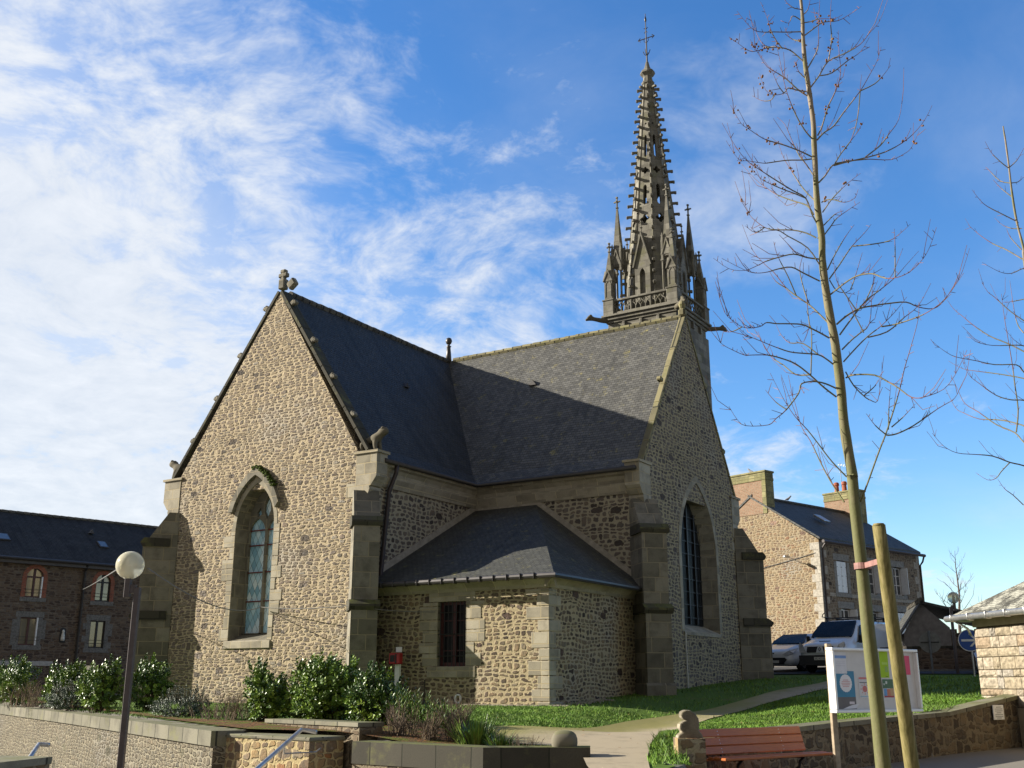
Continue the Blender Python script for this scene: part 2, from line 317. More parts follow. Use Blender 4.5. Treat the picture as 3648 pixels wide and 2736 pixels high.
def wm(o):
    mb=o.matrix_basis
    if o.parent: return wm(o.parent)@o.matrix_parent_inverse@mb
    return mb.copy()
def tag(o,label=None,cat=None,group=None,kind=None):
    if label: o['label']=label
    if cat: o['category']=cat
    if group: o['group']=group
    if kind: o['kind']=kind
    return o
def thing(name,label,cat,loc,group=None,rz=0):
    o=bpy.data.objects.new(name,None); C.objects.link(o); o.empty_display_size=.2; o.location=loc; o.rotation_euler=(0,0,rz)
    return tag(o,label,cat,group)
def copy_tree(o,parent=None):
    c=o.copy(); C.objects.link(c)
    if parent: c.parent=parent
    for ch in list(o.children): copy_tree(ch,c)
    return c
def skin(name,verts,edges,rad,m,parent=None,sub=2,disp=0):
    me=bpy.data.meshes.new(name); me.from_pydata(verts,edges,[]); me.materials.append(m)
    o=bpy.data.objects.new(name,me); C.objects.link(o)
    mod=o.modifiers.new('skin','SKIN'); mod.use_smooth_shade=True
    sv=me.skin_vertices[0].data
    for i,r in enumerate(rad): sv[i].radius=(r,r) if not hasattr(r,'__len__') else r
    sv[0].use_root=True
    o.modifiers.new('sub','SUBSURF').levels=sub; o.modifiers['sub'].render_levels=sub
    if parent: attach(o,parent)
    return o
def arch(cx,w,zs,ap,n=10,z0=None):
    """pointed arch outline (u,v): left foot up over the apex and down"""
    h=ap-zs; Rr=(w*w/4+h*h)/w; out=[]
    a1=math.atan2(h,Rr-w/2)
    for i in range(n+1):
        t=a1*i/n; out.append((cx-w/2+Rr-Rr*math.cos(t),zs+Rr*math.sin(t)))
    pts=out+[(2*cx-u,v) for u,v in out[-2::-1]]
    if z0 is not None: pts=[(cx-w/2,z0)]+pts+[(cx+w/2,z0)]
    return pts
def ring(s,inner,outer,to3,depth_vec):
    """solid band between two open outlines, with thickness"""
    dv=Vector(depth_vec); n=len(inner); P=[]
    for pts in (inner,outer):
        for u,v in pts: P.append(Vector(to3(u,v)))
    Q=[p+dv for p in P]; o=len(s.v); s.v+=[tuple(p) for p in P+Q]; N=2*n
    for i in range(n-1):
        for f in ([i,i+1,n+i+1,n+i],[N+i,N+n+i,N+n+i+1,N+i+1],[i,N+i,N+i+1,i+1],[n+i,n+i+1,N+n+i+1,N+n+i]):
            s.f.append([o+k for k in f]); s.mi.append(s.cur)
    for f in ([0,n,N+n,N],[n-1,N+n-1,N+2*n-1,2*n-1]): s.f.append([o+k for k in f]); s.mi.append(s.cur)
    return s
# ---------------------------------------------------------------- the church
X0,X1,YT=-28.44,-19.93,23.5; RX,RY=-23.98,33.05; Y2,Y3=29.16,36.95; XE,XW=-13.65,-29.3
ZB,ZK,ZR=-1.6,6.62,12.56
church=thing('church','grey stone church with steep slate roofs and a tall spire','church',(-20,28,0))
xz=lambda y:(lambda u,v:(u,y,v)); yz=lambda x:(lambda u,v:(x,u,v))
SW=dict(cx=-24.42,w=1.66,zs=4.75,ap=6.12,z0=1.25); EW=dict(cx=33.3,w=3.0,zs=4.2,ap=6.6,z0=1.6)
AX0,AX1,AZ0,AZ1=-17.62,-16.67,.45,2.17
b=MB(); b.holed([(X0,ZB),(X1,ZB),(X1,ZK-.1),(X1-.35,ZK),(RX,12.45),(X0+.35,ZK),(X0,ZK-.1)],[arch(SW['cx'],SW['w'],SW['zs'],SW['ap'],10,SW['z0'])],xz(YT))
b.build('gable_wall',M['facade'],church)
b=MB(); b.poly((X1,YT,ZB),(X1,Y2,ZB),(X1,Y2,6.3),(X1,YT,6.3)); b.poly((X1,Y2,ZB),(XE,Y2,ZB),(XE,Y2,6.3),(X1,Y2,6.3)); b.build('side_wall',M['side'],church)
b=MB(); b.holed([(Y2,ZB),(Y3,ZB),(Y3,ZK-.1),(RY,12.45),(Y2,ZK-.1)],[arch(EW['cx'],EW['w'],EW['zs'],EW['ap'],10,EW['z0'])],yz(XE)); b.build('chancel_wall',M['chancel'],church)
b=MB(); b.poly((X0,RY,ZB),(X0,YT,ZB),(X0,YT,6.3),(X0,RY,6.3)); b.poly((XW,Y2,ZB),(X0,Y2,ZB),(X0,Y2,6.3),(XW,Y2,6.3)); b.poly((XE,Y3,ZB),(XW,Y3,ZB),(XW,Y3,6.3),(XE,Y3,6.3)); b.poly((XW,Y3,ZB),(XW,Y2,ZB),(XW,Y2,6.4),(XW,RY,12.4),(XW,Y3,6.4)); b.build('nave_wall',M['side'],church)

b=MB(); b.extr([(X0+.01,5.9),(X1-.01,5.9),(X1-.01,ZK-.12),(X1-.36,ZK-.02),(RX,12.42),(X0+.36,ZK-.02),(X0+.01,ZK-.12)],(0,YT+.02,0),(1,0,0),(0,0,1),(0,1,0),.38); b.build('gable_parapet',M['facade'],church)
b=MB(); b.extr([(Y2+.02,5.9),(Y3-.02,5.9),(Y3-.02,ZK-.12),(RY,12.42),(Y2+.02,ZK-.12)],(XE-.02,0,0),(0,1,0),(0,0,1),(-1,0,0),.28); b.build('gable_parapet',M['chancel'],church)

# roofs (slightly swept at the eaves)
LV=[(4.36,4.27,6.38),(3.85,3.76,6.86),(0,0,ZR)]
def wob(p,k=.018): return (p[0],p[1],p[2]+k*mnoise.noise(Vector((p[0]*.5,p[1]*.5,3))))
def slope(b,P,Q,n=14):
    for i in range(2):
        a0,a1,c1,c0=Vector(P[i]),Vector(Q[i]),Vector(Q[i+1]),Vector(P[i+1])
        for k in range(n):
            s,t=k/n,(k+1)/n
            pts=[a0.lerp(a1,s),a0.lerp(a1,t),c0.lerp(c1,t),c0.lerp(c1,s)]
            if (pts[0]-pts[3]).length<1e-4 or (pts[1]-pts[2]).length<1e-4: pts=[pts[0],pts[1],pts[2]]
            b.poly(*[wob(p) for p in pts])
yf=YT+.36; xe=XE-.17
b=MB()
slope(b,[(RX+wt,yf,z) for wt,wn,z in LV],[(RX+wt,RY-wn,z) for wt,wn,z in LV])
slope(b,[(RX-wt,RY-wn,z) for wt,wn,z in LV],[(RX-wt,yf,z) for wt,wn,z in LV]); b.build('transept_roof',M['slate_transept'],church)
b=MB()
slope(b,[(RX+wt,RY-wn,z) for wt,wn,z in LV],[(xe,RY-wn,z) for wt,wn,z in LV],16)
slope(b,[(XW+.3,RY-wn,z) for wt,wn,z in LV],[(RX-wt,RY-wn,z) for wt,wn,z in LV])
slope(b,[(xe,RY+wn,z) for wt,wn,z in LV],[(XW+.3,RY+wn,z) for wt,wn,z in LV],16)
nave_roof=b.build('nave_roof',M['slate'],church)
def ridge(b,p,q,step=.46,r=.11):
    p,q=Vector(p),Vector(q); L=(q-p).length; n=int(L/step); d=(q-p)/n
    for i in range(n):
        a=p+d*i; c=a+d*1.08; dz=.02*mnoise.noise(a*.7)
        b.tube([a+Vector((0,0,dz-.05)),c+Vector((0,0,dz-.05))],[r*1.18,r],8)
b=MB(); ridge(b,(RX,yf+.1,ZR+.02),(RX,RY,ZR+.02)); b.build('ridge_tiles',M['ridge_dark'],church)
b=MB(); ridge(b,(RX+.3,RY,ZR+.02),(xe,RY,ZR+.02)); b.build('ridge_tiles',M['ridge'],church); b=MB(); ridge(b,(XW+.3,RY,ZR+.02),(RX-.3,RY,ZR+.02)); b.build('ridge_tiles',M['ridge'],church)
b=MB(); b.lathe([(.14,-.1),(.10,.35),(.075,.60),(.11,.64),(.05,.68),(.05,.74)],(RX,RY,ZR),12); b.lathe([(.02,.70),(.10,.76),(.14,.87),(.10,.98),(.02,1.02)],(RX,RY,ZR),12); b.build('ball_finial',M['lead'],church,True)
# roof ventilators
def hoodvent(x,wn):
    z=ZR-wn*(ZR-6.86)/3.76; y=RY-wn
    b=MB(); b.extr([(-.16,0),(.16,0),(.0,.2)],(x,y-.16,z-.12),(1,0,0),(0,0,1),(0,1,0),.34); return b.build('roof_vent',M['lead'],church)
hoodvent(-19.15,1.28); 
b=MB(); b.extr([(-.14,0),(.14,0),(0,.17)],(RX+1.75,28.2,ZR-1.75*1.4-.05),(0,1,0),(0,0,1),(-1,0,0),.3); b.build('roof_vent',M['lead'],church)
# cornice, gutters and pipe
cp_=[(0,5.66),(.05,5.66),(.07,5.74),(.15,5.94),(.15,5.98),(.11,6.0),(.12,6.1),(.20,6.20),(.30,6.25),(.30,6.34),(0,6.34)]
b=MB(); b.extr(cp_,(X1,YT+.30,0),(1,0,0),(0,0,1),(0,1,0),Y2-YT-.302); b.extr(cp_,(X1+.01,Y2,.003),(0,-1,0),(0,0,1),(1,0,0),XE-X1-.35); b.build('cornice',M['moulding'],church)
b=MB(); b.tube([(RX+4.42,yf,6.37),(RX+4.42,RY-4.33,6.37),(xe+.1,RY-4.33,6.37)],.075,8); b.build('gutter',M['lead'],church,True)
b=MB(); b.tube([(X1+.36,YT+.95,6.35),(X1+.33,YT+.95,6.1),(X1+.12,YT+.9,5.55),(X1+.1,YT+.62,2.6),(X1+.1,YT+.4,2.3),(X1+.1,YT+.38,ZB+.5)],.065,8); b.build('downpipe',M['pipe'],church,True)

# diagonal buttresses
def buttress(cx,cy,dx,dy,hw=.36):
    o=Vector((dx,dy,0)).normalized(); t=Vector((-o.y,o.x,0))
    b=MB(); L1,L2=.84,.72
    main=[(-.35,ZB),(L1,ZB),(L1,2.05),(L2,2.2),(L2,4.42),(L2-.06,4.42),(-.02,5.45),(-.35,5.45)]
    pos=Vector((cx,cy,0))-t*hw
    b.extr(main,pos,o,(0,0,1),t,2*hw)
    b.extr([(-.3,ZB),(L1+.06,ZB),(L1+.06,-.05),(L1+.003,.02),(-.3,.02)],pos-t*.05,o,(0,0,1),t,2*hw+.1)
    p=b.build('buttress',M['granite'],church)
    b=MB(); b.extr([(-.2,1.96),(L1+.02,1.96),(L1+.1,2.06),(L1+.1,2.12),(L2+.02,2.25),(-.2,2.25)],pos-t*.06,o,(0,0,1),t,2*hw+.12); b.build('string_course',M['coping_dark'],p)
    b=MB(); b.extr([(-.12,4.32),(L2+.02,4.32),(L2+.08,4.42),(L2+.08,4.47),(L2-.03,4.60),(-.12,4.58)],pos-t*.07,o,(0,0,1),t,2*hw+.14)
    b.build('drip_mould',M['coping_dark'],p)
buttress(X0,YT,-1,-1,.38); buttress(X1,YT,1,-1,.37); buttress(XE,Y2,1,-1,.39); buttress(XE,Y3+.2,1,1,.40)

# corner stones
def quoins(b,x,y,sx,sy,z0,z1,hs=.34,lng=.62,sht=.30,pr=.012,seed=1):
    rnd=random.Random(seed); z=z0; k=0
    while z<z1-.1:
        h=min(hs*rnd.uniform(.8,1.2),z1-z); a,c=(lng,sht) if k%2 else (sht,lng); a*=rnd.uniform(.85,1.15); c*=rnd.uniform(.85,1.15)
        xs=sorted((x+sx*pr,x-sx*a)); ys=sorted((y+sy*pr,y-sy*c)); 
        b.bbox(((xs[0]+xs[1])/2,(ys[0]+ys[1])/2,z+h/2),((xs[1]-xs[0])/2,0,0),(0,(ys[1]-ys[0])/2,0),(0,0,h/2-.008),.012); z+=h; k+=1
for a_ in((X1,YT,1,-1,4.9,5.75,.42,.75,.34,.014,3),(X0,YT,-1,-1,4.6,5.75,.4,.6,.28,.014,4),(XE,Y2,1,-1,4.6,5.75,.36,.5,.3,.012,6),(XE,Y3,1,1,4.6,5.75,.36,.5,.3,.012,7)): b=MB(); quoins(b,*a_); b.build('quoin_stones',M['granite_pale'],church)
# kneelers with their moulded corbels
def kneeler(x,y,sx,sy,ax):
    b=MB(); e=Vector((sx,0,0)) if ax=='x' else Vector((0,sy,0)); inn=Vector((0,-sy,0)) if ax=='x' else Vector((-sx,0,0))
    o=Vector((x,y,0))-inn*.02
    b.extr([(-.42,5.1),(0.01,5.1),(.06,5.35),(.12,5.5),(.10,5.58),(.16,5.6),(.30,5.78),(.36,5.86),(.36,6.56),(-.42,6.56)],o,e,(0,0,1),inn,.5)
    b.extr([(-.5,6.563),(.42,6.563),(.42,6.64),(-.5,6.64)],o-inn*.05,e,(0,0,1),inn,.6)
    return b.build('kneeler',M['granite_pale'],church)
kneeler(X1,YT,1,-1,'x'); kneeler(X0,YT,-1,-1,'x'); kneeler(XE,Y2,1,-1,'y'); kneeler(XE,Y3,1,1,'y')
def lion(x,y,s,h=1.0):
    V=[(-.27,0,.38),(-.08,0,.38),(.12,0,.41),(.24,0,.46),(.33,0,.55),(.44,0,.60),(.56,0,.56),
       (-.33,.10,.20),(-.28,.11,.0),(-.33,-.10,.20),(-.28,-.11,.0),(.17,.11,.20),(.22,.12,.0),(.17,-.11,.20),(.22,-.12,.0),(-.40,0,.30),(-.43,0,.12),(.37,.10,.70),(.37,-.10,.70)]
    E=[(0,1),(1,2),(2,3),(3,4),(4,5),(5,6),(0,7),(7,8),(0,9),(9,10),(2,11),(11,12),(2,13),(13,14),(0,15),(15,16),(5,17),(5,18)]
    Rr=[.13,.11,.125,.135,.13,.115,.07,.075,.06,.075,.06,.075,.06,.075,.06,.03,.035,.04,.04]
    o=skin('stone_lion',[(x+s*a*1.05,y+c,6.64+e*h) for a,c,e in V],E,Rr,M['carved'],church,2)
    return o
lion(X1-.02,YT+.22,1); lion(X0+.1,YT+.22,-1)
# gable copings
def coping(b,p,q,w0,w1,th,nrm,ax):
    p,q,ax=Vector(p),Vector(q),Vector(ax); d=(q-p).normalized(); n=Vector(nrm).normalized(); n=(n-d*n.dot(d)).normalized()
    L=(q-p).length; k=int(L/.85); 
    for i in range(k):
        a=p+d*(L*i/k+.004); c=p+d*(L*(i+1)/k-.004); m=(a+c)/2+n*th/2+ax*((w0+w1)/2)
        b.bbox(m,d*((c-a).length/2),ax*((w1-w0)/2),n*(th/2),.015)
b=MB()
for s in(-1,1):
    xx=X1+.05 if s>0 else X0-.05
    coping(b,(xx-s*.10,YT,ZK-.0),(RX,YT,12.47),-.035,.40,.12,(s,0,1),(0,1,0))
cpo=b.build('gable_coping',M['coping_dark'],church)
for s in(-1,1):
    xx=X1-.2 if s>0 else X0+.2
    for t in (.19,.42,.65,.90):
        p=Vector((xx,YT+.08,ZK)).lerp(Vector((RX,YT+.08,12.47)),t); d=Vector((RX-xx,0,12.47-ZK)).normalized(); n=Vector((-d.z*-s,0,abs(d.x))).normalized() if False else Vector((s*abs(d.z),0,abs(d.x)))
        b=MB(); c=p+n*.23; b.bbox(c,d*.09,(0,.09,0),n*.10,.035); b.bbox(c+n*.07-d*.05,d*.07,(0,.085,0),n*.06,.025); b.build('crocket',M['granite'],cpo)
b=MB(); b.bbox((RX,YT+.12,12.78),(.13,0,0),(0,.12,0),(0,0,.18),.03); b.bbox((RX,YT+.12,13.03),(.075,0,0),(0,.075,0),(0,0,.24),.025); b.bbox((RX,YT+.12,13.10),(.19,0,0),(0,.085,0),(0,0,.075),.03); b.bbox((RX,YT+.12,13.24),(.11,0,0),(0,.09,0),(0,0,.065),.03); b.bbox((RX+.42,YT+.12,12.72),(.14,0,.1),(0,.11,0),(-.09,0,.13),.05); b.build('stone_cross',M['granite'],church)
b=MB()
for s in(-1,1):
    yy=Y3+.05 if s>0 else Y2-.05
    coping(b,(XE,yy-s*.05,ZK-.02),(XE,RY,12.47),-.20,.03,.10,(0,s,1),(1,0,0))
b.bbox((XE-.1,RY,12.7),(.13,0,0),(0,.12,0),(0,0,.14),.05); b.lathe([(.06,.0),(.11,.1),(.14,.2),(.10,.3),(.03,.36)],(XE-.1,RY,12.8),10)
for s,t in((1,.25),(1,.62),(-1,.5)):
    p=Vector((XE-.1,(Y3 if s>0 else Y2),ZK)).lerp(Vector((XE-.1,RY,12.47)),t); b.bbox(p+Vector((0,s*.24,.16)),(.08,0,0),(0,.1,-.03),(0,.03,.07),.02)
b.build('gable_coping',M['ridge'],church)

# gothic window in the lit gable
def gothic(prm,to3,inn,depth,splay,glassmat,lights,name='window'):
    inn=Vector(inn); cx,w_,zs,ap,z0=prm['cx'],prm['w'],prm['zs'],prm['ap'],prm['z0']
    A=arch(cx,w_,zs,ap,10,z0); w2=w_-2*splay; B=arch(cx,w2,zs,ap-splay*1.25,10,z0+.25)
    P=[Vector(to3(*p)) for p in A]; Q=[Vector(to3(*p))+inn*depth for p in B]; n=len(P)
    b=MB(); b.v=[tuple(p) for p in P+Q]; 
    for i in range(n): j=(i+1)%n; b.f.append([i,j,n+j,n+i]); b.mi.append(0)
    win=b.build(name,M['granite'],church)  # reveal in darker granite, its shadow partly put into the colour
    return win,B,w2
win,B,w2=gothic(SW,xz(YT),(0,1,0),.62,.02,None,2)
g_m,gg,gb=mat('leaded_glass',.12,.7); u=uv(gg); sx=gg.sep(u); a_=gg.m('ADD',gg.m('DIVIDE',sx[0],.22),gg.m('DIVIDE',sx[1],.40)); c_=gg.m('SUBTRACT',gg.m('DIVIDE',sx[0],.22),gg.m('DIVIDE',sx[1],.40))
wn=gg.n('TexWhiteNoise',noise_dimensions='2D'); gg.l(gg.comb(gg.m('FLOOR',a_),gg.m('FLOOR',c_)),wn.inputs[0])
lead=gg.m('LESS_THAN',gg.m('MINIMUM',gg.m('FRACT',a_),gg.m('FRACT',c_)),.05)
gc=gg.ramp(wn.outputs['Value'],[(0,(.22,.42,.55)),(.45,(.40,.64,.76)),(.75,(.54,.74,.83)),(1,(.76,.86,.89))]); gg.l(gg.mix(lead,gc,(.03,.04,.05)),gb.inputs['Base Color'])  # pale blue panes carry the sky's reflection in their colour
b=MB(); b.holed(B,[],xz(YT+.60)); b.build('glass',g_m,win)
b=MB(); cx=SW['cx']; lw=.70
holes=[arch(cx+s*.395,lw,4.62,5.08,6,1.48) for s in(-1,1)]
drop=[(cx,5.02),(cx+.15,5.30),(cx+.14,5.5),(cx,5.78),(cx-.14,5.5),(cx-.15,5.30)]
holes+=[drop,[(cx-.42,5.08),(cx-.25,5.2),(cx-.3,5.42),(cx-.46,5.28)],[(cx+.42,5.08),(cx+.46,5.28),(cx+.3,5.42),(cx+.25,5.2)]]
b.holed(B,holes,xz(YT+.50)); 
for hl in holes:
    n=len(hl)
    for i in range(n):
        p,q=hl[i],hl[(i+1)%n]; b.poly((p[0],YT+.5,p[1]),(p[0],YT+.6,p[1]),(q[0],YT+.6,q[1]),(q[0],YT+.5,q[1]))
b.build('tracery',M['granite'],win)
for z in (2.45,3.35,4.2,4.68): b=MB(); b.box(cx-.725,cx+.725,YT+.53,YT+.565,z,z+.035); b.build('saddle_bar',plain('red_oxide',(.13,.022,.02),.6,.2),win)
b=MB(); ring(b,[p for p in arch(cx,2.0,4.75,6.36,24) if p[1]>5.2],[p for p in arch(cx,2.34,4.75,6.62,24) if p[1]>5.2][:len([p for p in arch(cx,2.0,4.75,6.36,24) if p[1]>5.2])],lambda u,v:(u,YT-.14,v),(0,.16,0)); b.build('hood_mould',M['granite'],win)
b=MB(); ring(b,arch(cx,1.66,4.75,6.12,10)[0:],arch(cx,1.94,4.75,6.30,10)[0:],lambda u,v:(u,YT-.012,v),(0,.05,0))
rnd=random.Random(5); z=1.25
while z<4.7:
    h=min(rnd.uniform(.26,.42),4.75-z)
    for s in(-1,1):
        L=rnd.choice([.2,.26,.42,.5]); x=cx+s*.83; b.bbox((x+s*L/2,YT+.02,z+h/2),(L/2,0,0),(0,.035,0),(0,0,h/2-.008),.008)
    z+=h
b.bbox((cx,YT+.0,1.13),(1.0,0,0),(0,.05,0),(0,0,.12),.02); b.build('jamb_stones',M['granite_pale'],win)
b=MB()
for i in range(150):
    t=random.Random(i).random(); r_=random.Random(i+999); a=arch(cx,2.34,4.75,6.62,20)[19:30]; k=min(int(t*len(a)),len(a)-1); p=a[k]; b.bbox((p[0]+r_.uniform(-.07,.07),YT-.07+r_.uniform(-.09,.09),p[1]+r_.uniform(-.02,.05)),(.032,0,.01),(0,.03,0),(0,0,.022),.006)
b.build('moss',M['moss'],win)
# east window, in shade
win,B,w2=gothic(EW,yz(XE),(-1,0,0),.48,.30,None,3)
b=MB(); b.holed(B,[],yz(XE-.47)); b.build('glass',M['glassdark'],win)
b=MB(); cy_=EW['cx']
for k in(-1,0,1): b.box(XE-.46,XE-.40,cy_+k*.6-.035,cy_+k*.6+.035,1.9,5.6 if k else 5.9)
for i in range(9): b.box(XE-.455,XE-.42,cy_-w2/2,cy_+w2/2,2.1+i*.42,2.125+i*.42)
for k in range(-6,7): b.box(XE-.45,XE-.435,cy_+k*.19-.008,cy_+k*.19+.008,1.9,5.3)
b.build('window_grille',M['iron'],win)
b=MB(); ring(b,arch(cy_,3.0,4.2,6.6,10,1.6),arch(cy_,3.42,4.2,6.85,10,1.6),lambda u,v:(XE+.012,u,v),(-.06,0,0)); b.extr([(0,0),(.0,.1),(-.5,.36),(-.5,0)],(XE+.03,cy_-1.55,1.5),(1,0,0),(0,0,1),(0,1,0),3.1); b.build('jamb_stones',M['granite_pale'],win)
b=MB(); b.tube([(XE+.05,31.75,1.55),(XE+.05,31.8,ZB+.6)],.022,6); b.build('conductor',M['offwhite'],church)

# ---- sacristy in the corner
YA,XA,ZG=24.0,-14.06,2.70
b=MB(); b.holed([(X1,ZB),(XA,ZB),(XA,ZG),(X1,ZG)],[[(AX0,AZ0),(AX1,AZ0),(AX1,AZ1),(AX0,AZ1)]],xz(YA)); b.poly((XA,YA,ZB),(XA,Y2,ZB),(XA,Y2,ZG),(XA,YA,ZG)); b.build('sacristy_wall',M['annex'],church)
b=MB(); ey,ex,ez=YA-.45,XA+.42,2.74; HX,HZ=-17.53,5.62
def tri_grid(b,a,bb,c,d,n=10):
    a,bb,c,d=map(Vector,(a,bb,c,d))
    for k in range(n):
        s,t=k/n,(k+1)/n; b.poly(wob(a.lerp(bb,s)),wob(a.lerp(bb,t)),wob(d.lerp(c,t)),wob(d.lerp(c,s)))
tri_grid(b,(X1,ey,ez),(ex,ey,ez),(HX,Y2,HZ),(X1,Y2,HZ))
b.poly(wob((ex,ey,ez)),(ex,Y2,ez),wob((HX,Y2,HZ))); b.build('sacristy_roof',M['slate_annex'],church)
b=MB(); b.tube([(X1+.1,ey-.06,ez-.06),(ex+.06,ey-.06,ez-.06),(ex+.06,Y2-.1,ez-.06)],.07,8)
for i in range(14): x=X1+.3+i*.42; b.bbox((x,ey-.06,ez-.065),(.012,0,0),(0,.082,0),(0,0,.082),.01)
b.build('gutter',M['lead'],church)
b=MB(); mp=[(0,2.42),(.04,2.42),(.07,2.5),(.2,2.62),(.24,2.69),(0,2.69)]
b.extr(mp,(X1,YA,0),(0,-1,0),(0,0,1),(1,0,0),XA-X1+.24); b.extr(mp,(XA,YA-.2,.003),(1,0,0),(0,0,1),(0,1,0),Y2-YA+.2); b.build('cornice',M['moulding'],church)
b=MB(); th=.11
b.obox(((X1+.02),(ey+Y2)/2,(ez+HZ)/2+.09),(0.02,0,0),(0,(Y2-ey)/2,(HZ-ez)/2),(0,-.05,.09)); b.box(X1,HX+.05,Y2-.045,Y2,HZ-.03,HZ+.1)
b.obox(((HX+ex)/2,Y2-.02,(HZ+ez)/2+.09),((ex-HX)/2,0,(ez-HZ)/2),(0,.022,0),(.04,0,.08)); b.build('mortar_fillet',M['plaster'],church)
b=MB(); quoins(b,XA,YA,1,-1,-.8,2.40,.36,.62,.32,.014,12); b.build('quoin_stones',M['granite_pale'],church); b=MB()
rnd=random.Random(9); z=AZ0
while z<AZ1-.05:
    h=min(rnd.uniform(.28,.4),AZ1-z)
    for s,x in((-1,AX0),(1,AX1)): L=rnd.choice([.28,.5,.62]); b.bbox((x+s*L/2,YA+.1,z+h/2),(L/2,0,0),(0,.113,0),(0,0,h/2-.008),.008)
    z+=h
b.bbox(((AX0+AX1)/2,YA+.1,AZ1+.14),(.78,0,0),(0,.115,0),(0,0,.135),.01); b.bbox(((AX0+AX1)/2,YA+.1,AZ0-.15),(.8,0,0),(0,.125,0),(0,0,.145),.01); sur_=b
b=MB(); b.box(AX0,AX1,YA+.21,YA+.24,AZ0,AZ1); wn_=b.build('sacristy_window',M['glassdark'],church); sur_.build('surround',M['granite_pale'],wn_)
b=MB(); 
for x0,x1,z0,z1 in((AX0,AX0+.09,AZ0,AZ1),(AX1-.09,AX1,AZ0,AZ1),(-17.2,-17.08,AZ0,AZ1),(AX0+.09,-17.2,AZ0,AZ0+.1),(-17.08,AX1-.09,AZ0,AZ0+.1),(AX0+.09,-17.2,AZ1-.08,AZ1),(-17.08,AX1-.09,AZ1-.08,AZ1)): b.box(x0,x1,YA+.15,YA+.205,z0,z1)
for z in(.85,1.25,1.65): b.box(AX0+.09,-17.2,YA+.16,YA+.2,z,z+.03); b.box(-17.08,AX1-.09,YA+.16,YA+.2,z,z+.03)
b.build('window_frame',M['redwood'],wn_)
b=MB()
for i in range(7): x=AX0+.08+i*(AX1-AX0-.16)/6; b.tube([(x,YA+.03,AZ0-.02),(x,YA+.03,AZ1+.02)],.013,6)
for z in(.72,1.3,1.88): b.tube([(AX0-.04,YA+.03,z),(AX1+.04,YA+.03,z)],.014,6)
b.build('window_grille',M['iron'],wn_)
b=MB(); ring(b,[(-16.88+.07*math.cos(k*math.pi/8),-.39+.09*math.sin(k*math.pi/8)) for k in range(17)],[(-16.88+.105*math.cos(k*math.pi/8),-.39+.125*math.sin(k*math.pi/8)) for k in range(17)],lambda u,v:(u,YA-.05,v),(0,.06,0)); b.build('vent_pipe',M['white'],church)
b=MB(); b.tube([(-18.0,YA-.03,.1),(-18.02,YA-.03,-.9)],.016,5); b.build('conductor',M['pipe'],church)

# ---- tower and spire
TX,TY=-17.95,40.25; H=1.78
tw=lambda n,b,m,p=church,sm=False:b.build(n,m,p,sm)
b=MB(); b.box(TX-1.68,TX+1.68,TY-1.68,TY+1.68,-1,14.6); shaft=tw('tower',b,M['tower'])
b=MB(); ring(b,arch(TY+.35,.8,11.5,12.5,8,9.0),arch(TY+.35,1.15,11.5,12.85,8,9.0),lambda u,v:(TX+1.76,u,v),(-.12,0,0)); b.bbox((TX,TY,10.6),(1.78,0,0),(0,1.78,0),(0,0,.08),.04); b.build('belfry_arch',M['tower'],shaft)
b=MB()
for z0,z1,e in((14.45,14.6,.04),(14.6,14.98,-.02),(14.98,15.1,.04),(15.1,15.24,.12),(15.24,15.34,.20)): b.bbox((TX,TY,(z0+z1)/2),(1.62+e,0,0),(0,1.62+e,0),(0,0,(z1-z0)/2),.02)
for s in range(4):
    for k in(-.62,0.0,.62):
        a=s*math.pi/2; o=Vector((math.cos(a),math.sin(a),0)); t=Vector((-o.y,o.x,0)); b.bbox(Vector((TX,TY,14.8))+o*1.66+t*k*1.3,o*.06,t*.07,(0,0,.16),.02)
tw('platform',b,M['tower'])
b=MB()
for s in range(4):
    a=s*math.pi/2; o=Vector((math.cos(a),math.sin(a),0)); t=Vector((-o.y,o.x,0)); c=Vector((TX,TY,0))+o*1.62
    L=1.38; e=.0005*s
    b.bbox(c+Vector((0,0,15.98+e)),o*.09,t*L,(0,0,.05),.015); b.bbox(c+Vector((0,0,15.40+e)),o*.06,t*L,(0,0,.05),.015)
    nb=6
    for i in range(nb):
        m=c+t*(-L+2*L*(i+.5)/nb); hw=L/nb
        for q in(-1,1):
            b.tube([m+t*q*hw+Vector((0,0,15.93)),m+t*q*hw*.75+Vector((0,0,15.80)),m+t*q*hw*.2+Vector((0,0,15.70)),m+Vector((0,0,15.58))],.024,5)
            b.tube([m+t*q*hw+Vector((0,0,15.45)),m+t*q*hw*.95+Vector((0,0,15.60)),m+t*q*hw*.6+Vector((0,0,15.72)),m+t*q*hw*.15+Vector((0,0,15.93))],.022,5)
        b.tube([m+Vector((0,0,15.45)),m+Vector((0,0,15.6))],.03,5)
        if i%2==0 and i: b.bbox(m-t*hw+Vector((0,0,15.69)),o*.045,t*.035,(0,0,.24),.01)
tw('balustrade',b,M['tower'])
def scross(b,x,y,z,h,rot=0):
    b.bbox((x,y,z+h*.5),(.03,0,0),(0,.03,0),(0,0,h*.5),.01); b.bbox((x,y,z+h*.62),(.115*h/.4,0,0),(0,.03,0),(0,0,.033),.012); b.bbox((x,y,z+h*.62),(.03,0,0),(0,.1,0),(0,0,.03),.01); b.bbox((x,y,z+.05),(.06,0,0),(0,.06,0),(0,0,.035),.015); b.bbox((x,y,z+h),(.05,0,0),(0,.05,0),(0,0,.04),.015)
def pyr(b,x,y,z0,z1,r0,r1,n=4):
    b.lathe([(r0*(1.414 if n==4 else 1),z0),(r1*1.414,z1)],(x,y,0),n,ph=math.pi/4 if n==4 else math.pi/8)
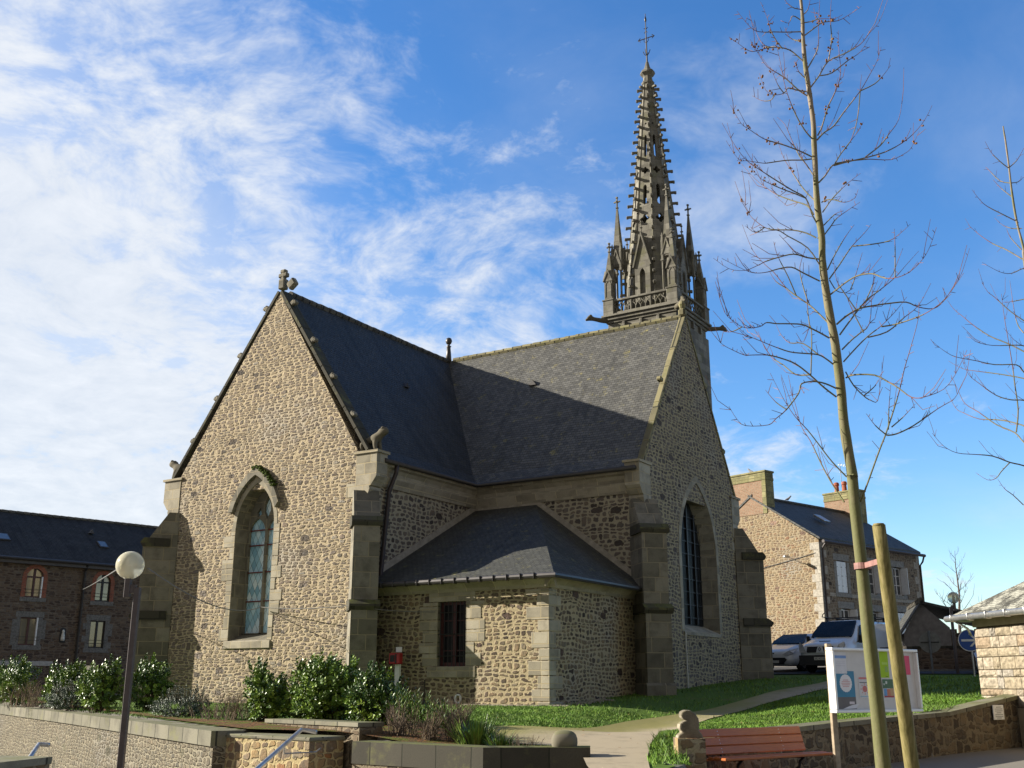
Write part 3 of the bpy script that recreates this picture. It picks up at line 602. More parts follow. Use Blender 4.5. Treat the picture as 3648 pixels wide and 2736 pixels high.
def gablets(b,x,y,z0,z1,r,o=.02,w=1.0):
    for s in range(4):
        a=s*math.pi/2; ov=Vector((math.cos(a),math.sin(a),0)); t=Vector((-ov.y,ov.x,0))
        b.extr([(-r*w*1.12,z0-.03),(0,z1),(r*w*1.12,z0-.03),(r*w*.9,z0),(0,z1-.16),(-r*w*.9,z0)],Vector((x,y,0))+ov*(r-.05),t,(0,0,1),ov,.05+o+.03)
        b.extr([(-r*w*.9,z0-.02),(0,z1-.1),(r*w*.9,z0-.02)],Vector((x,y,0))+ov*(r-.06),t,(0,0,1),ov,.06+o)
for sx in(-1,1):
    for sy_ in(-1,1):
        x,y=TX+sx*1.50,TY+sy_*1.50
        b=MB(); b.bbox((x,y,15.66),(.25,0,0),(0,.25,0),(0,0,.36),.02); b.bbox((x,y,16.04),(.28,0,0),(0,.28,0),(0,0,.035),.015); b.bbox((x,y,16.52),(.195,0,0),(0,.195,0),(0,0,.46),.015)
        for s in range(4):
            a=s*math.pi/2; ov=Vector((math.cos(a),math.sin(a),0)); t=Vector((-ov.y,ov.x,0)); A=arch(0,.22,16.72,16.92,5,16.22); O=arch(0,.29,16.72,16.98,5,16.2); ring(b,A,O,lambda u,v:tuple(Vector((x,y,v))+ov*.212+t*u),-ov*.03)
        gablets(b,x,y,16.95,17.5,.205); pyr(b,x,y,16.95,18.35,.19,.03); scross(b,x,y,18.33,.44); tw('corner_pinnacle',b,M['tower'])
        x,y=TX+sx*1.20,TY+sy_*1.20
        b=MB()
        for i in(-1,1):
            for j in(-1,1):
                cx,cy2=x+i*.2,y+j*.2; b.tube([(cx,cy2,15.3),(cx,cy2,17.5)],.05,8); b.bbox((cx,cy2,17.48),(.075,0,0),(0,.075,0),(0,0,.06),.02); b.bbox((cx,cy2,17.95),(.055,0,0),(0,.055,0),(0,0,.45),.015); pyr(b,cx,cy2,18.4,18.75,.05,.01); b.bbox((cx,cy2,18.62),(.06,0,0),(0,.02,0),(0,0,.02),.006)
        b.bbox((x,y,17.78),(.22,0,0),(0,.22,0),(0,0,.14),.02); gablets(b,x,y,17.75,18.5,.215,.03); pyr(b,x,y,17.9,20.55,.205,.03); scross(b,x,y,20.5,.55); tw('tall_pinnacle',b,M['tower'])
ZS0,ZS1,RS0,RS1=15.34,27.35,1.46,.20
def sr(z): return RS0+(RS1-RS0)*(z-ZS0)/(ZS1-ZS0)
b=MB(); ca8=math.cos(math.pi/8)
for k in range(8):
    a=k*math.pi/4; o=Vector((math.cos(a),math.sin(a),0)); t=Vector((-o.y,o.x,0)); tn=math.tan(math.pi/8)
    to3=lambda u,v:tuple(Vector((TX,TY,v))+o*(sr(v)*ca8)+t*u)
    hw=lambda z:sr(z)*ca8*tn
    hs=[]
    def slit(z0,z1,w):
        hs.append([(-w/2,z0+.1),(0,z0),(w/2,z0+.1),(w/2,z1-.1),(0,z1),(-w/2,z1-.1)])
    def quat(z,r):
        hs.append([(r*(1+.28*math.cos(4*q))*math.cos(q),z+r*(1+.28*math.cos(4*q))*math.sin(q)) for q in [2*math.pi*i/16 for i in range(16)]])
    quat(19.85,.19); slit(20.55,21.6,.17); quat(22.32,.15); slit(23.0,24.2,.12); quat(24.8,.05)
    if k%2==1: slit(17.2,18.7,.2)
    b.holed([(-hw(ZS0),ZS0),(hw(ZS0),ZS0),(hw(ZS1),ZS1),(-hw(ZS1),ZS1)],hs,to3)
    for hl in hs:
        for i in range(len(hl)):
            p,q=hl[i],hl[(i+1)%len(hl)]; P,Q=Vector(to3(*p)),Vector(to3(*q)); b.poly(P,P-o*.14,Q-o*.14,Q)
    a=k*math.pi/4+math.pi/8; o=Vector((math.cos(a),math.sin(a),0)); t=Vector((-o.y,o.x,0))
    b.tube([Vector((TX,TY,ZS0))+o*(RS0-.015),Vector((TX,TY,ZS1))+o*(RS1-.01)],[.05,.03],6)
    for i in range(20):
        z=16.6+.535*i; 
        if z>27.0: break
        c=Vector((TX,TY,z))+o*(sr(z)+.10); b.bbox(c,o*.15,t*.06,Vector((0,0,.052)),.015); b.bbox(c+o*.12+Vector((0,0,-.015)),o*.05,t*.068,Vector((0,0,.06)),.02)
spire=tw('spire',b,M['tower'])
b=MB(); b.lathe([(.2,26.7),(.21,27.0),(.29,27.05),(.31,27.14),(.22,27.2),(.20,27.45),(.24,27.5),(.36,27.6),(.33,27.72),(.2,27.82),(.12,28.0),(.07,28.25),(.03,28.3)],(TX,TY,0),8,ph=math.pi/8); tw('spire_cap',b,M['tower'],spire)
b=MB(); z0=28.2; b.tube([(TX,TY,z0),(TX,TY,30.9)],[.045,.018],6)
for s in(-1,1):
    b.tube([(TX,TY,29.55),(TX+s*.42,TY,29.55)],.024,6); b.tube([(TX+s*.30,TY,29.45),(TX+s*.42,TY,29.55),(TX+s*.30,TY,29.65)],.02,5)
    b.tube([(TX+s*.02,TY,29.3),(TX+s*.12,TY,29.42),(TX+s*.1,TY,29.55)],.015,5); b.tube([(TX+s*.02,TY,28.6),(TX+s*.12,TY,28.72),(TX+s*.18,TY,28.88)],.018,5); b.tube([(TX,TY+s*.02,28.6),(TX,TY+s*.12,28.72),(TX,TY+s*.18,28.88)],.018,5); b.tube([(TX+s*.1,TY,30.12),(TX,TY,30.05)],.018,5); b.tube([(TX,TY,29.95),(TX+s*.09,TY,29.85)],.016,5)
b.lathe([(.01,30.42),(.05,30.5),(.055,30.6),(.02,30.75)],(TX,TY,0),8); tw('iron_cross',b,M['iron'],spire)
# gabled lucarnes round the foot of the spire
for k in range(4):
    a=k*math.pi/2; o=Vector((math.cos(a),math.sin(a),0)); t=Vector((-o.y,o.x,0)); fr=1.36
    to3=lambda u,v:tuple(Vector((TX,TY,v))+o*fr+t*u); b=MB(); A=arch(0,.26,17.05,17.35,6,15.6)
    b.holed([(-.36,15.34),(.36,15.34),(.36,17.5),(0,18.95),(-.36,17.5)],[A],to3)
    for i in range(len(A)):
        P,Q=Vector(to3(*A[i])),Vector(to3(*A[(i+1)%len(A)])); b.poly(P,P-o*.3,Q-o*.3,Q)
    for s in(-1,1):
        p=[Vector(to3(s*.36,15.34)),Vector(to3(s*.36,17.5)),Vector(to3(0,18.95))]; b.poly(p[0],p[1],p[1]-o*.9,p[0]-o*.9); b.poly(p[1],p[2],p[2]-o*1.2,p[1]-o*.9)
    b.extr([(-.45,17.42),(0,19.05),(.45,17.42),(.38,17.42),(0,18.85),(-.38,17.42)],Vector((TX,TY,0))+o*(fr-.05),t,(0,0,1),o,.12)
    c=Vector(to3(0,0)); b.lathe([(.04,18.9),(.03,19.2),(.08,19.24),(.03,19.28),(.025,19.45),(.06,19.5),(.02,19.56)],(c.x-o.x*.02,c.y-o.y*.02,0),6)
    lu=tw('lucarne',b,M['tower']); b=MB(); b.obox(Vector((TX,TY,16.45))+o*(fr-.32),o*.01,t*.16,(0,0,1.0)); b.build('dark_backing',M['black'],lu)  # black sheet paints the shade inside the lancet opening
def gargoyle(dx,dy):
    o=Vector((dx,dy,0)).normalized(); t=Vector((-o.y,o.x,0)); s=Vector((TX,TY,15.15))+o*2.3; Z=Vector((0,0,1))
    V=[s-o*.1,s+o*.25-Z*.02,s+o*.55+Z*.02,s+o*.78+Z*.06,s+o*.95+Z*.02,s+o*.75+t*.08+Z*.2,s+o*.75-t*.08+Z*.2,s+o*.98-Z*.08]
    skin('gargoyle',[tuple(v) for v in V],[(0,1),(1,2),(2,3),(3,4),(3,5),(3,6),(3,7)],[.15,.12,.10,.12,.06,.035,.035,.04],M['carved'],church,1)
gargoyle(-1,-1); gargoyle(1,1); gargoyle(1,-1)
# small plants rooted in the masonry of the gallery
rn=random.Random(4)
for (px_,py_,n,h) in((TX+.75,TY-1.5,26,.85),(TX+1.72,TY-1.55,16,.45),(TX+1.75,TY+.6,14,.5)):
    b=MB()
    for i in range(n):
        p=Vector((px_+rn.uniform(-.1,.1),py_+rn.uniform(-.1,.1),15.4)); d=Vector((rn.gauss(0,.55),rn.gauss(0,.4),1)).normalized(); m=p+d*h*.5*rn.uniform(.6,1.1); b.tube([p,m,m+Vector((rn.gauss(0,.2),rn.gauss(0,.2),.3))*h*.8],[.009,.006,.003],3,False)

    tag(b.build('wild_plant',plain('dry_stem',(.13,.12,.08),.9,.1,0,.3)),{26:'largest dry weed rooted in the church gallery, in front of the spire',16:'low weed tuft at the near corner of the church gallery',14:'small weed tuft on the shaded side of the church gallery'}[n],'plant','weeds on the church gallery')
# ---------------------------------------------------------------- ground, path, lawn
def smo(t): t=min(max(t,0.),1.); return t*t*(3-2*t)
def h(x,y):
    s=.025+.025*smo((x+13)/4) if y<24 else .055*smo((x+28)/8)
    return -.57+s*(min(y,60)-24)-.30*math.exp(-((x+10.2)/1.7)**2)*smo((y-17)/4)*smo((31-y)/5)+(.02*mnoise.noise(Vector((x*.35,y*.35,0))) if -50<x<20 and 0<y<60 else 0)
EDGE=[(-120,57),(-50,28.8),(-34.94,22.42),(-14.61,13.88),(-14.7,15.45),(-11.95,14.52),(-11.5,14.0),(-9.1,13.75),(-7.75,14.4),(-6.6,12.2),(-5.4,12.9),(-6.7,15.35),(-6.72,16.9),(-5.85,20.3),(-4.82,24.6),(-3.7,27.7),(1,24.0),(60,20),(160,20),(160,400),(-300,400),(-300,57)]
def inside(x,y,P=EDGE):
    c=False; j=len(P)-1
    for i in range(len(P)):
        if (P[i][1]>y)!=(P[j][1]>y) and x<(P[j][0]-P[i][0])*(y-P[i][1])/(P[j][1]-P[i][1])+P[i][0]: c=not c
        j=i
    return c
def plaza(x,y): return -1.56+.018*min(max(0,y-16),30)-1.5*smo((-10.2-x)/1.2)
xs=[-900,-400,-200,-120,-80,-60,-48]+[-44+.22*i for i in range(215)]+[5,8,14,25,50,120,300,900]
ys=[-600,-200,-60,-20,0,4]+[6+.22*i for i in range(137)]+[37,38,39,40,41,42,43,44,45,46,48,51,55,60,80,150,400,900]
gz={}
def gh(i,j):
    if (i,j) not in gz: x,y=xs[i],ys[j]; gz[i,j]=h(x,y) if inside(x,y) or y>60 else plaza(x,y)
    return gz[i,j]
gm,gg,gb=mat('gravel_ground',.95,.1); oc=obj_c(gg); n_=gg.noise(oc,60,3,.7); m_=gg.noise(oc,.8,4)
gg.l(gg.mix(n_,(.13,.12,.105),(.27,.25,.215)),gb.inputs['Base Color']); bump(gg,gb,n_,.5,.01)
b=MB(); b.v=[(xs[i],ys[j],gh(i,j)) for j in range(len(ys)) for i in range(len(xs))]; nx=len(xs)
b.f=[[j*nx+i,j*nx+i+1,(j+1)*nx+i+1,(j+1)*nx+i] for j in range(len(ys)-1) for i in range(nx-1)]; b.mi=[0]*len(b.f)
tag(b.build('ground',gm),kind='structure')
def sheet(name,poly,dz,m,cuts=3,z=None):
    bm=bmesh.new(); vs=[bm.verts.new((x,y,0)) for x,y in poly]
    for t in tessellate_polygon([[Vector((x,y,0)) for x,y in poly]]):
        try: bm.faces.new([vs[i] for i in t])
        except ValueError: pass
    for k in range(cuts):
        es=[e for e in bm.edges if e.calc_length()>.5]
        if es: bmesh.ops.subdivide_edges(bm,edges=es,cuts=1)
        bmesh.ops.triangulate(bm,faces=bm.faces[:])
    for v in bm.verts: v.co.z=h(v.co.x,v.co.y)+dz
    for f in bm.faces:
        f.normal_update()
        if f.normal.z<0: f.normal_flip()
    bm.verts.index_update(); b=MB(); b.v=[tuple(v.co) for v in bm.verts]; b.f=[[v.index for v in f.verts] for f in bm.faces]; b.mi=[0]*len(b.f); bm.free()
    return tag(b.build(name,m),kind='structure')
PATH=[(-7.26,13.38),(-8.1,14.75),(-8.63,15.6),(-10.15,15.5),(-10.95,15.9),(-11.4,17.25),(-11.05,18.7),(-11.05,20.64),(-11.15,22.5),(-11.1,23.6),(-11.0,25.5),(-10.8,27.7),(-10.5,29.5),(-10.31,32.52),(-10.23,36.2),(-10.3,39.6),(-8.6,39.6),(-8.85,36),(-8.94,34.27),(-9.35,29.6),(-9.9,27.9),(-10.1,26.3),(-10.05,24.6),(-9.7,22.44),(-8.75,19.2),(-7.69,16.33),(-6.92,14.58),(-6.33,13.4),(-5.9,12.7),(-6.6,12.4)]
pm,gg,gb=mat('sandy_gravel',.95,.1); oc=obj_c(gg); n_=gg.noise(oc,95,4,.75); m_=gg.noise(oc,.7,4)
c_=gg.mix(n_,(.24,.195,.13),(.44,.375,.27)); x_=gg.sep(oc)[0]; mossy=gg.m('MULTIPLY',gg.step(gg.m('ADD',gg.m('MULTIPLY',x_,-1.0),gg.m('MULTIPLY',m_,2.0)),10.3,11.8),.75)
pk=gg.step(gg.noise(oc,2.4,5,.65),.5,.68); c_=gg.mix(gg.m('MULTIPLY',pk,.45),c_,(.19,.165,.115)); gg.l(gg.mix(mossy,c_,(.20,.19,.045)),gb.inputs['Base Color']); bump(gg,gb,n_,.5,.012)
sheet('path',PATH,.034,pm,5)
lm,gg,gb=mat('lawn_soil',.95,.1); n_=gg.noise(obj_c(gg),9,5,.7); g_w=gg.m('MULTIPLY',gg.step(gg.noise(obj_c(gg),.9,4,.6),.55,.75),.6); gg.l(gg.mix(g_w,gg.mix(n_,(.05,.085,.015),(.11,.18,.03)),(.13,.11,.05)),gb.inputs['Base Color'])
BED=[(-48,29.0),(-34.9,23.0),(-14.6,14.2),(-12.2,14.3),(-9.2,14.0),(-8.2,14.7),(-8.75,15.4),(-10.2,15.2),(-11.0,15.7),(-11.6,16.2),(-13,16.9),(-15,16.7),(-17,16.2),(-19,16.5),(-22,17.8),(-36,23.9),(-48,29.6)]
b=MB()
for j in range(len(ys)-1):
    if not 12<ys[j]<40: continue
    for i in range(len(xs)-1):
        if not -44<=xs[i]<-3: continue
        x,y=xs[i]+.11,ys[j]+.11
        if all(inside(x+dx,y+dy) for dx in(-.25,.25) for dy in(-.25,.25)) and not (X1<x<XA-.2 and y>YA+.2) and not (X0+.2<x<X1-.2 and y>YT+.2): 
            o=len(b.v); b.v+=[(xs[a],ys[c],gh(a,c)+.015) for a,c in((i,j),(i+1,j),(i+1,j+1),(i,j+1))]; b.f.append([o,o+1,o+2,o+3]); b.mi.append(0)
tag(b.build('lawn',lm),kind='structure')
sm_,gg,gb=mat('bed_soil',.95,.1); oc=obj_c(gg); n_=gg.noise(oc,26,5,.75); m_=gg.noise(oc,2.2,4,.6)
gg.l(gg.mix(gg.step(m_,.48,.62),gg.mix(gg.step(n_,.45,.6),(.06,.045,.03),(.26,.12,.045)),gg.mix(n_,(.05,.07,.012),(.14,.15,.03))),gb.inputs['Base Color']); bump(gg,gb,n_,.8,.03)
sheet('soil',BED,.032,sm_,5)
rm=plain('asphalt',(.055,.055,.057),.9,.2,0,.25,40)
sheet('road',[(-60,40),(-11,40),(40,37.5),(40,44),(-5,46),(-60,47.5)],.05,rm,4)
# grass blades
def in_path(x,y): return inside(x,y,PATH)
def in_bed(x,y): return inside(x,y,BED)
rn=random.Random(11); b=MB(); k=0; 
def blades(n,x0,x1,y0,y1,hh):
    global k
    for _ in range(n):
        x,y=rn.uniform(x0,x1),rn.uniform(y0,y1)
        if not inside(x,y) or in_path(x,y) or (in_bed(x,y) and rn.random()<.9): continue
        if X1-.1<x<XA+.05 and y>YA-.05 or x<X1 and y>YT-.05 or x<XE+.05 and y>Y2-.05: continue
        if mnoise.noise(Vector((x*.7,y*.7,9)))>.28 and rn.random()<.7: continue
        z=h(x,y)+.01; a=rn.uniform(0,6.28); hgt=hh*rn.uniform(.5,1.35)*(1+.5*mnoise.noise(Vector((x*1.3,y*1.3,5)))); w_=.007+.005*rn.random()
        dx,dy=math.cos(a)*w_,math.sin(a)*w_; lx,ly=rn.gauss(0,.5)*hgt,rn.gauss(0,.5)*hgt; o=len(b.v)
        b.v+=[(x-dx,y-dy,z),(x+dx,y+dy,z),(x+lx,y+ly,z+hgt)]; b.f.append([o,o+1,o+2]); b.mi.append(rn.choice((0,0,1,2)))
blades(80000,-19,-9.4,16,24,.04); blades(80000,-9.9,-4.4,14,29,.042); blades(12000,-34,-19,16,24,.06); blades(9000,-9.6,-4.6,26,38,.09); blades(5000,-14,-9.8,23,38,.08); blades(2600,-8.9,-6.4,13.4,18,.12)
GR=[plain('grass_a',(.11,.21,.024),.6,.2,0,.5,1.1),plain('grass_b',(.18,.27,.045),.6,.2,0,.5,1.3),plain('grass_c',(.08,.165,.02),.6,.2,0,.5,.9)]
tag(b.build('grass',GR),'short green grass around the stone church','grass',kind='stuff')
b=MB()
for _ in range(420):
    x=rn.uniform(-16.6,XA+1.2); y=YA-.12-abs(rn.gauss(0,.16)) if x<XA else rn.uniform(YA-.3,YA+2.5); 
    if x>XA: x=XA+.1+abs(rn.gauss(0,.25))
    r_=rn.uniform(.015,.045); b.bbox((x,y,h(x,y)+.03),(r_,r_*.3,0),(-r_*.2,r_*.8,0),(0,0,r_*.6),r_*.3)
tag(b.build('loose_stones',plain('loose_stone',(.28,.25,.20),.9,.1,0,.3)),'small loose stones along the foot of the church wall','gravel',kind='stuff')

# ---------------------------------------------------------------- garden walls
def wallrun(name,label,pts,zb,th,m,cop=None,cat='wall'):
    P=[Vector((p[0],p[1],0)) for p in pts]; n=len(P); off=[]
    for i in range(n):
        d0=(P[i]-P[i-1]).normalized() if i else None; d1=(P[i+1]-P[i]).normalized() if i<n-1 else None
        d0=d0 or d1; d1=d1 or d0; t=(d0+d1).normalized(); nn=Vector((-t.y,t.x,0)); off.append(nn/max(.3,nn.dot(Vector((-d1.y,d1.x,0)))))
    def body(b,z0,z1,a,c,sub=1):
        for i in range(n-1):
            q=[(P[i]+off[i]*a,z0,i),(P[i+1]+off[i+1]*a,z0,i+1)]
            A0,A1=P[i]+off[i]*a,P[i+1]+off[i+1]*a; B0,B1=P[i]+off[i]*c,P[i+1]+off[i+1]*c
            v=lambda p,z:(p.x,p.y,z)
            za,zb_=z1(i),z1(i+1); ya,yb=z0(i),z0(i+1)
            b.poly(v(A0,ya),v(A1,yb),v(A1,zb_),v(A0,za)); b.poly(v(B1,yb),v(B0,ya),v(B0,za),v(B1,zb_)); b.poly(v(A0,za),v(A1,zb_),v(B1,zb_),v(B0,za)); b.poly(v(A0,ya),v(B0,ya),v(B1,yb),v(A1,yb))
            if i==0: b.poly(v(B0,ya),v(A0,ya),v(A0,za),v(B0,za))
            if i==n-2: b.poly(v(A1,yb),v(B1,yb),v(B1,zb_),v(A1,zb_))
    ch=cop[0] if cop else 0
    b=MB(); body(b,lambda i:zb,lambda i:pts[i][2]-ch,-th/2,th/2); o=b.build(name,m); tag(o,label,cat)
    if cop:
        b=MB(); body(b,lambda i:pts[i][2]-ch+.002,lambda i:pts[i][2],-th/2-cop[1],th/2+cop[1]); b.build('coping',cop[2],o)
    return o
wallrun('retaining_wall','long sunlit rubble retaining wall with a thick pale coping behind the lamp post',[(-50,28.8,-.66),(-34.94,22.42,-.70),(-24,17.75,-.73),(-14.66,13.8,-.80)],-3.4,.5,M['garden'],(.26,.05,M['coping']))
b=MB(); b.obox((-13.55,14.03,-2.05),(1.12,-.13,0),(.045,.37,0),(0,0,1.13)); pr=b.build('stone_pier',M['pier']); tag(pr,'wide rubble pier of golden stone beside the steel handrail','wall')
b=MB(); b.bbox((-13.55,14.03,-.885),(1.15,-.133,.0),(.046,.39,.0),(0,0,.035),.02); b.build('coping',M['coping'],pr)
wallrun('stair_wall','short dark stair wall end between the golden pier and the shrubs',[(-15.4,15.75,-.66),(-11.95,14.45,-.63)],-3.2,.45,M['terrace'],(.07,.03,M['coping']))
wallrun('bed_wall','low mossy block wall in shade edging the flower bed by the path',[(-11.75,14.0,-.90),(-9.1,13.75,-.90),(-7.78,14.45,-.89)],-3.2,.42,M['terrace'],(.34,.02,M['coping_dark']))
b=MB(); b.extr([(-.2,0),(.2,0),(.205,.06),(.18,.14),(.12,.205),(.04,.235),(-.04,.235),(-.12,.205),(-.18,.14),(-.205,.06)],(-8.32,14.21,-.888),(-.47,.88,0),(0,0,1),(.88,.47,0),.5)
tag(skin('kerb_stone',[(-8.30,14.18,-.84),(-8.12,14.27,-.83),(-7.93,14.38,-.84)],[(0,1),(1,2)],[.17,.19,.18],ashlar('mossy_block',3,3,((.12,.11,.085),(.175,.16,.12)),(.1,.1,.1),.001,.9,.5,.03,.6,.7),None,2),'rounded mossy block lying on the end of the low bed wall','stone')
b=MB(); b.obox((-6.58,15.32,-1.3),(.17,.11,0),(-.12,.19,0),(0,0,.53)); gp=b.build('gate_post',M['pier']); tag(gp,'short rubble gate post with carved scroll stone beside the bench','gate post')
c=Vector((-6.58,15.32,-.785)); o_=Vector((.84,.53,0)); dp=Vector((-.53,.84,0)); b=MB()
pf=[(-.19,0),(.19,0),(.185,.06),(.13,.12),(.145,.2),(.135,.29),(.09,.36),(.02,.405),(-.06,.41),(-.115,.38),(-.13,.325),(-.10,.28),(-.05,.265),(-.10,.245),(-.15,.21),(-.16,.15),(-.115,.095),(-.18,.05)]
b.extr(pf,c-dp*.13,o_,(0,0,1),dp,.26); cs=b.build('carved_stone',ashlar('lichened_carved_stone',3,3,((.16,.14,.105),(.26,.23,.18)),(.2,.2,.2),.001,1.0,.6,.04,.5),gp); bv=cs.modifiers.new('soft','BEVEL'); bv.width=.035; bv.segments=2; bv.limit_method='ANGLE'
wallrun('terrace_wall','shaded rubble terrace wall with thin slab coping behind the bench',[(-6.66,15.62,-.82),(-6.78,16.9,-.78),(-5.85,20.3,-.66),(-4.82,24.6,-.56),(-3.74,27.55,-.22)],-1.9,.38,M['terrace'],(.085,.04,M['coping']))
wallrun('corner_wall','dark mossy wall corner in front of the upper handrail',[(-12.9,8.75,-.90),(-12.45,7.2,-.92)],-3.4,.7,M['terrace'],(.09,.03,M['coping']))
st=M['zinc']
def rail(pts,label):
    b=MB(); b.tube(pts,.032,10); o=b.build('handrail',st,None,True); tag(o,label,'handrail','steel handrails beside the stairs'); return o
o=rail([(-10.75,9.0,-2.0),(-11.15,10.95,-1.2),(-11.42,12.2,-.66),(-11.16,12.24,-.69)],'steel tube handrail sloping down across the golden stone pier')
b=MB(); b.tube([(-11.33,11.75,-.86),(-11.40,11.85,-.98),(-11.75,12.9,-1.02),(-12.42,13.75,-1.02)],.012,6); b.build('bracket',st,o)
o=rail([(-13.5,8.3,-2.1),(-13.98,9.52,-1.0),(-14.2,9.79,-.84),(-14.06,9.86,-.85)],'short end of a steel handrail above the dark wall corner')
b=MB(); b.tube([(-13.9,9.35,-1.15),(-13.9,9.35,-1.6)],.014,6); b.build('bracket',st,o)

# ---------------------------------------------------------------- lamp posts
gl,gg,gb=mat('milky_globe',.22,.5); gb.inputs['Base Color'].default_value=(.80,.77,.62,1); gb.inputs['Transmission Weight'].default_value=.55; gb.inputs['Subsurface Weight'].default_value=.0; gb.inputs['IOR'].default_value=1.1
paint=plain('dark_brown_paint',(.07,.055,.055),.4,.5,.2)
def lamp(x,y,zb,zt,label,rg=.2,ex=Vector((-.84,-.53,0))):
    L=thing('street_lamp',label,'street lamp',(x,y,zb),'globe street lamps'); s=-ex.cross(Vector((0,0,1)))
    b=MB(); b.bbox((x,y,(zb+zt)/2),ex*.043,s*.043,(0,0,(zt-zb)/2),.008); b.build('pole',paint,L)
    c=Vector((x,y,zt))+ex*.145
    b=MB(); b.bbox(c+Vector((0,0,-.01)),ex*.042,s*.042,(0,0,.135),.006); b.build('bracket',paint,L); b=MB(); b.bbox(Vector((x,y,zt-.02))+ex*.07,ex*.05,s*.03,(0,0,.06),.005); b.build('bracket',paint,L)
    g_=c+Vector((0,0,.125+rg*.96)); b=MB(); b.lathe([(max(.001,rg*math.sin(math.pi*i/16)),-rg*math.cos(math.pi*i/16)) for i in range(17)],g_,24); gbo=b.build('globe',gl,L,True)
    b=MB(); b.lathe([(.07,-rg*.95),(.06,-.1),(.045,-.08),(.045,.08),(.02,.1)],g_,12); b.build('bulb',M['offwhite'],gbo,True)
    return L
lamp(-12.72,10.06,-3.1,1.32,'dark square post lamp with a round globe in front of the long wall')
# string of lights and cables
def cable(name,label,p,q,sag,r=.012,n=16,cat='cable'):
    p,q=Vector(p),Vector(q); b=MB(); b.tube([p.lerp(q,i/n)-Vector((0,0,sag*4*(i/n)*(1-i/n))) for i in range(n+1)],r,5)
    return tag(b.build(name,plain(name+'_sheath',(.13,.13,.13),.7,.1)),label,cat)
b=MB()
def cat_(b,p,q,sag,r=.012,n=14):
    p,q=Vector(p),Vector(q); b.tube([p.lerp(q,i/n)-Vector((0,0,sag*4*(i/n)*(1-i/n))) for i in range(n+1)],r,5)
cat_(b,(-12.66,10.15,1.6),(-23.8,23.36,2.22),.30); cat_(b,(-23.8,23.36,2.22),(-19.75,22.72,2.08),.06); cat_(b,(-19.75,22.72,2.08),(-17.64,23.9,1.9),.05)
tag(b.build('light_string',plain('light_string_sheath',(.16,.15,.14),.7,.1)),'thin string of lights slung from the lamp globe across the church gable','cable')
cable('overhead_cable','thin cable from the lamp globe to the slate-roofed row house',(-12.95,9.9,1.6),(-50.9,36.6,4.9),.03,.013)

# ---------------------------------------------------------------- red fire box on its white post
t_=thing('alarm_box','small red box on a white post against the sacristy wall','alarm box',(-18.65,23.6,-.6))
b=MB(); b.bbox((-18.65,23.6,-.05),(.075,0,0),(0,.05,0),(0,0,.56),.008); b.build('post',M['white'],t_)
b=MB(); b.bbox((-18.65,23.5,.66),(.18,0,0),(0,.09,0),(0,0,.15),.02); rb=b.build('red_case',plain('red_plastic',(.33,.018,.02),.4,.5),t_)
b=MB(); b.bbox((-18.70,23.405,.66),(.075,0,0),(0,.008,0),(0,0,.09),.004); b.bbox((-18.58,23.405,.66),(.02,0,0),(0,.01,0),(0,0,.12),.004); b.build('cover',M['black'],rb)
b=MB(); b.bbox((-18.64,23.62,.90),(.10,0,0),(0,.015,0),(0,0,.07),.004); b.build('white_plate',M['white'],t_)

# ---------------------------------------------------------------- bench
wood,gg,gb=mat('varnished_wood',.4,.4); s_=gg.sep(uv(gg)); gn=gg.noise(gg.comb(gg.m('MULTIPLY',s_[0],2.0),gg.m('MULTIPLY',s_[1],40.0)),2.2,4,.6,'2D'); gg.l(gg.mix(gn,(.24,.058,.010),(.50,.145,.026)),gb.inputs['Base Color']); bump(gg,gb,gn,.15,.004)
bn=thing('park_bench','brown slatted wooden bench with dark metal legs in front of the wall','bench',(-5.6,16.4,-1.5))
u_=Vector((.375,.927,0)); nb_=Vector((.927,-.375,0)); f0_=Vector((-6.03,15.24,-1.045)); LB=2.42
def slat(c0,dn,name,th=.02,wd=.055,ups=Vector((0,0,1)),ov=0.0,L=LB):
    b=MB(); c=c0+u_*(L/2)
    b.bbox(c,u_*(L/2+ov),dn.normalized()*wd,dn.cross(u_).normalized()*th,.008); b.build(name,wood,bn)
for i,(a,z) in enumerate(((0,-.01),(-.125,.0),(-.25,-.012),(-.375,-.03))): slat(f0_+nb_*a+Vector((0,0,z)),nb_,'seat_slat')
bd=(Vector((0,0,1))-nb_*.30).normalized()
for i in range(3): slat(f0_-nb_*.43+Vector((0,0,.085))+bd*(.128*i),bd,'back_slat',.016,.06,L=LB-.1)
for t in (.42,LB-.62):
    b=MB(); s0=f0_+u_*t
    b.tube([s0-nb_*.02-Vector((0,0,.03)),s0-nb_*.10-Vector((0,0,.10)),s0-nb_*.14-Vector((0,0,.25)),s0-nb_*.05-Vector((0,0,.46))],.022,8); b.tube([s0-nb_*.14-Vector((0,0,.2)),s0-nb_*.36-Vector((0,0,.30)),s0-nb_*.44-Vector((0,0,.46))],.022,8)
    b.tube([s0-nb_*.02-Vector((0,0,.035)),s0-nb_*.42-Vector((0,0,.05)),s0-nb_*.455+Vector((0,0,.06)),s0-nb_*.455+bd*.4],.018,8); b.build('leg',M['iron'],bn)
bolt=MB()
for t in (.42,LB-.62):
    for i in range(3):
        for k in(-.025,.025): bolt.disc(f0_+u_*t-nb_*.43+Vector((0,0,.085))+bd*(.128*i+k)+nb_*.0175,nb_+Vector((0,0,.3)),.007,8)
bolt.build('bolt',M['zinc'],bn)

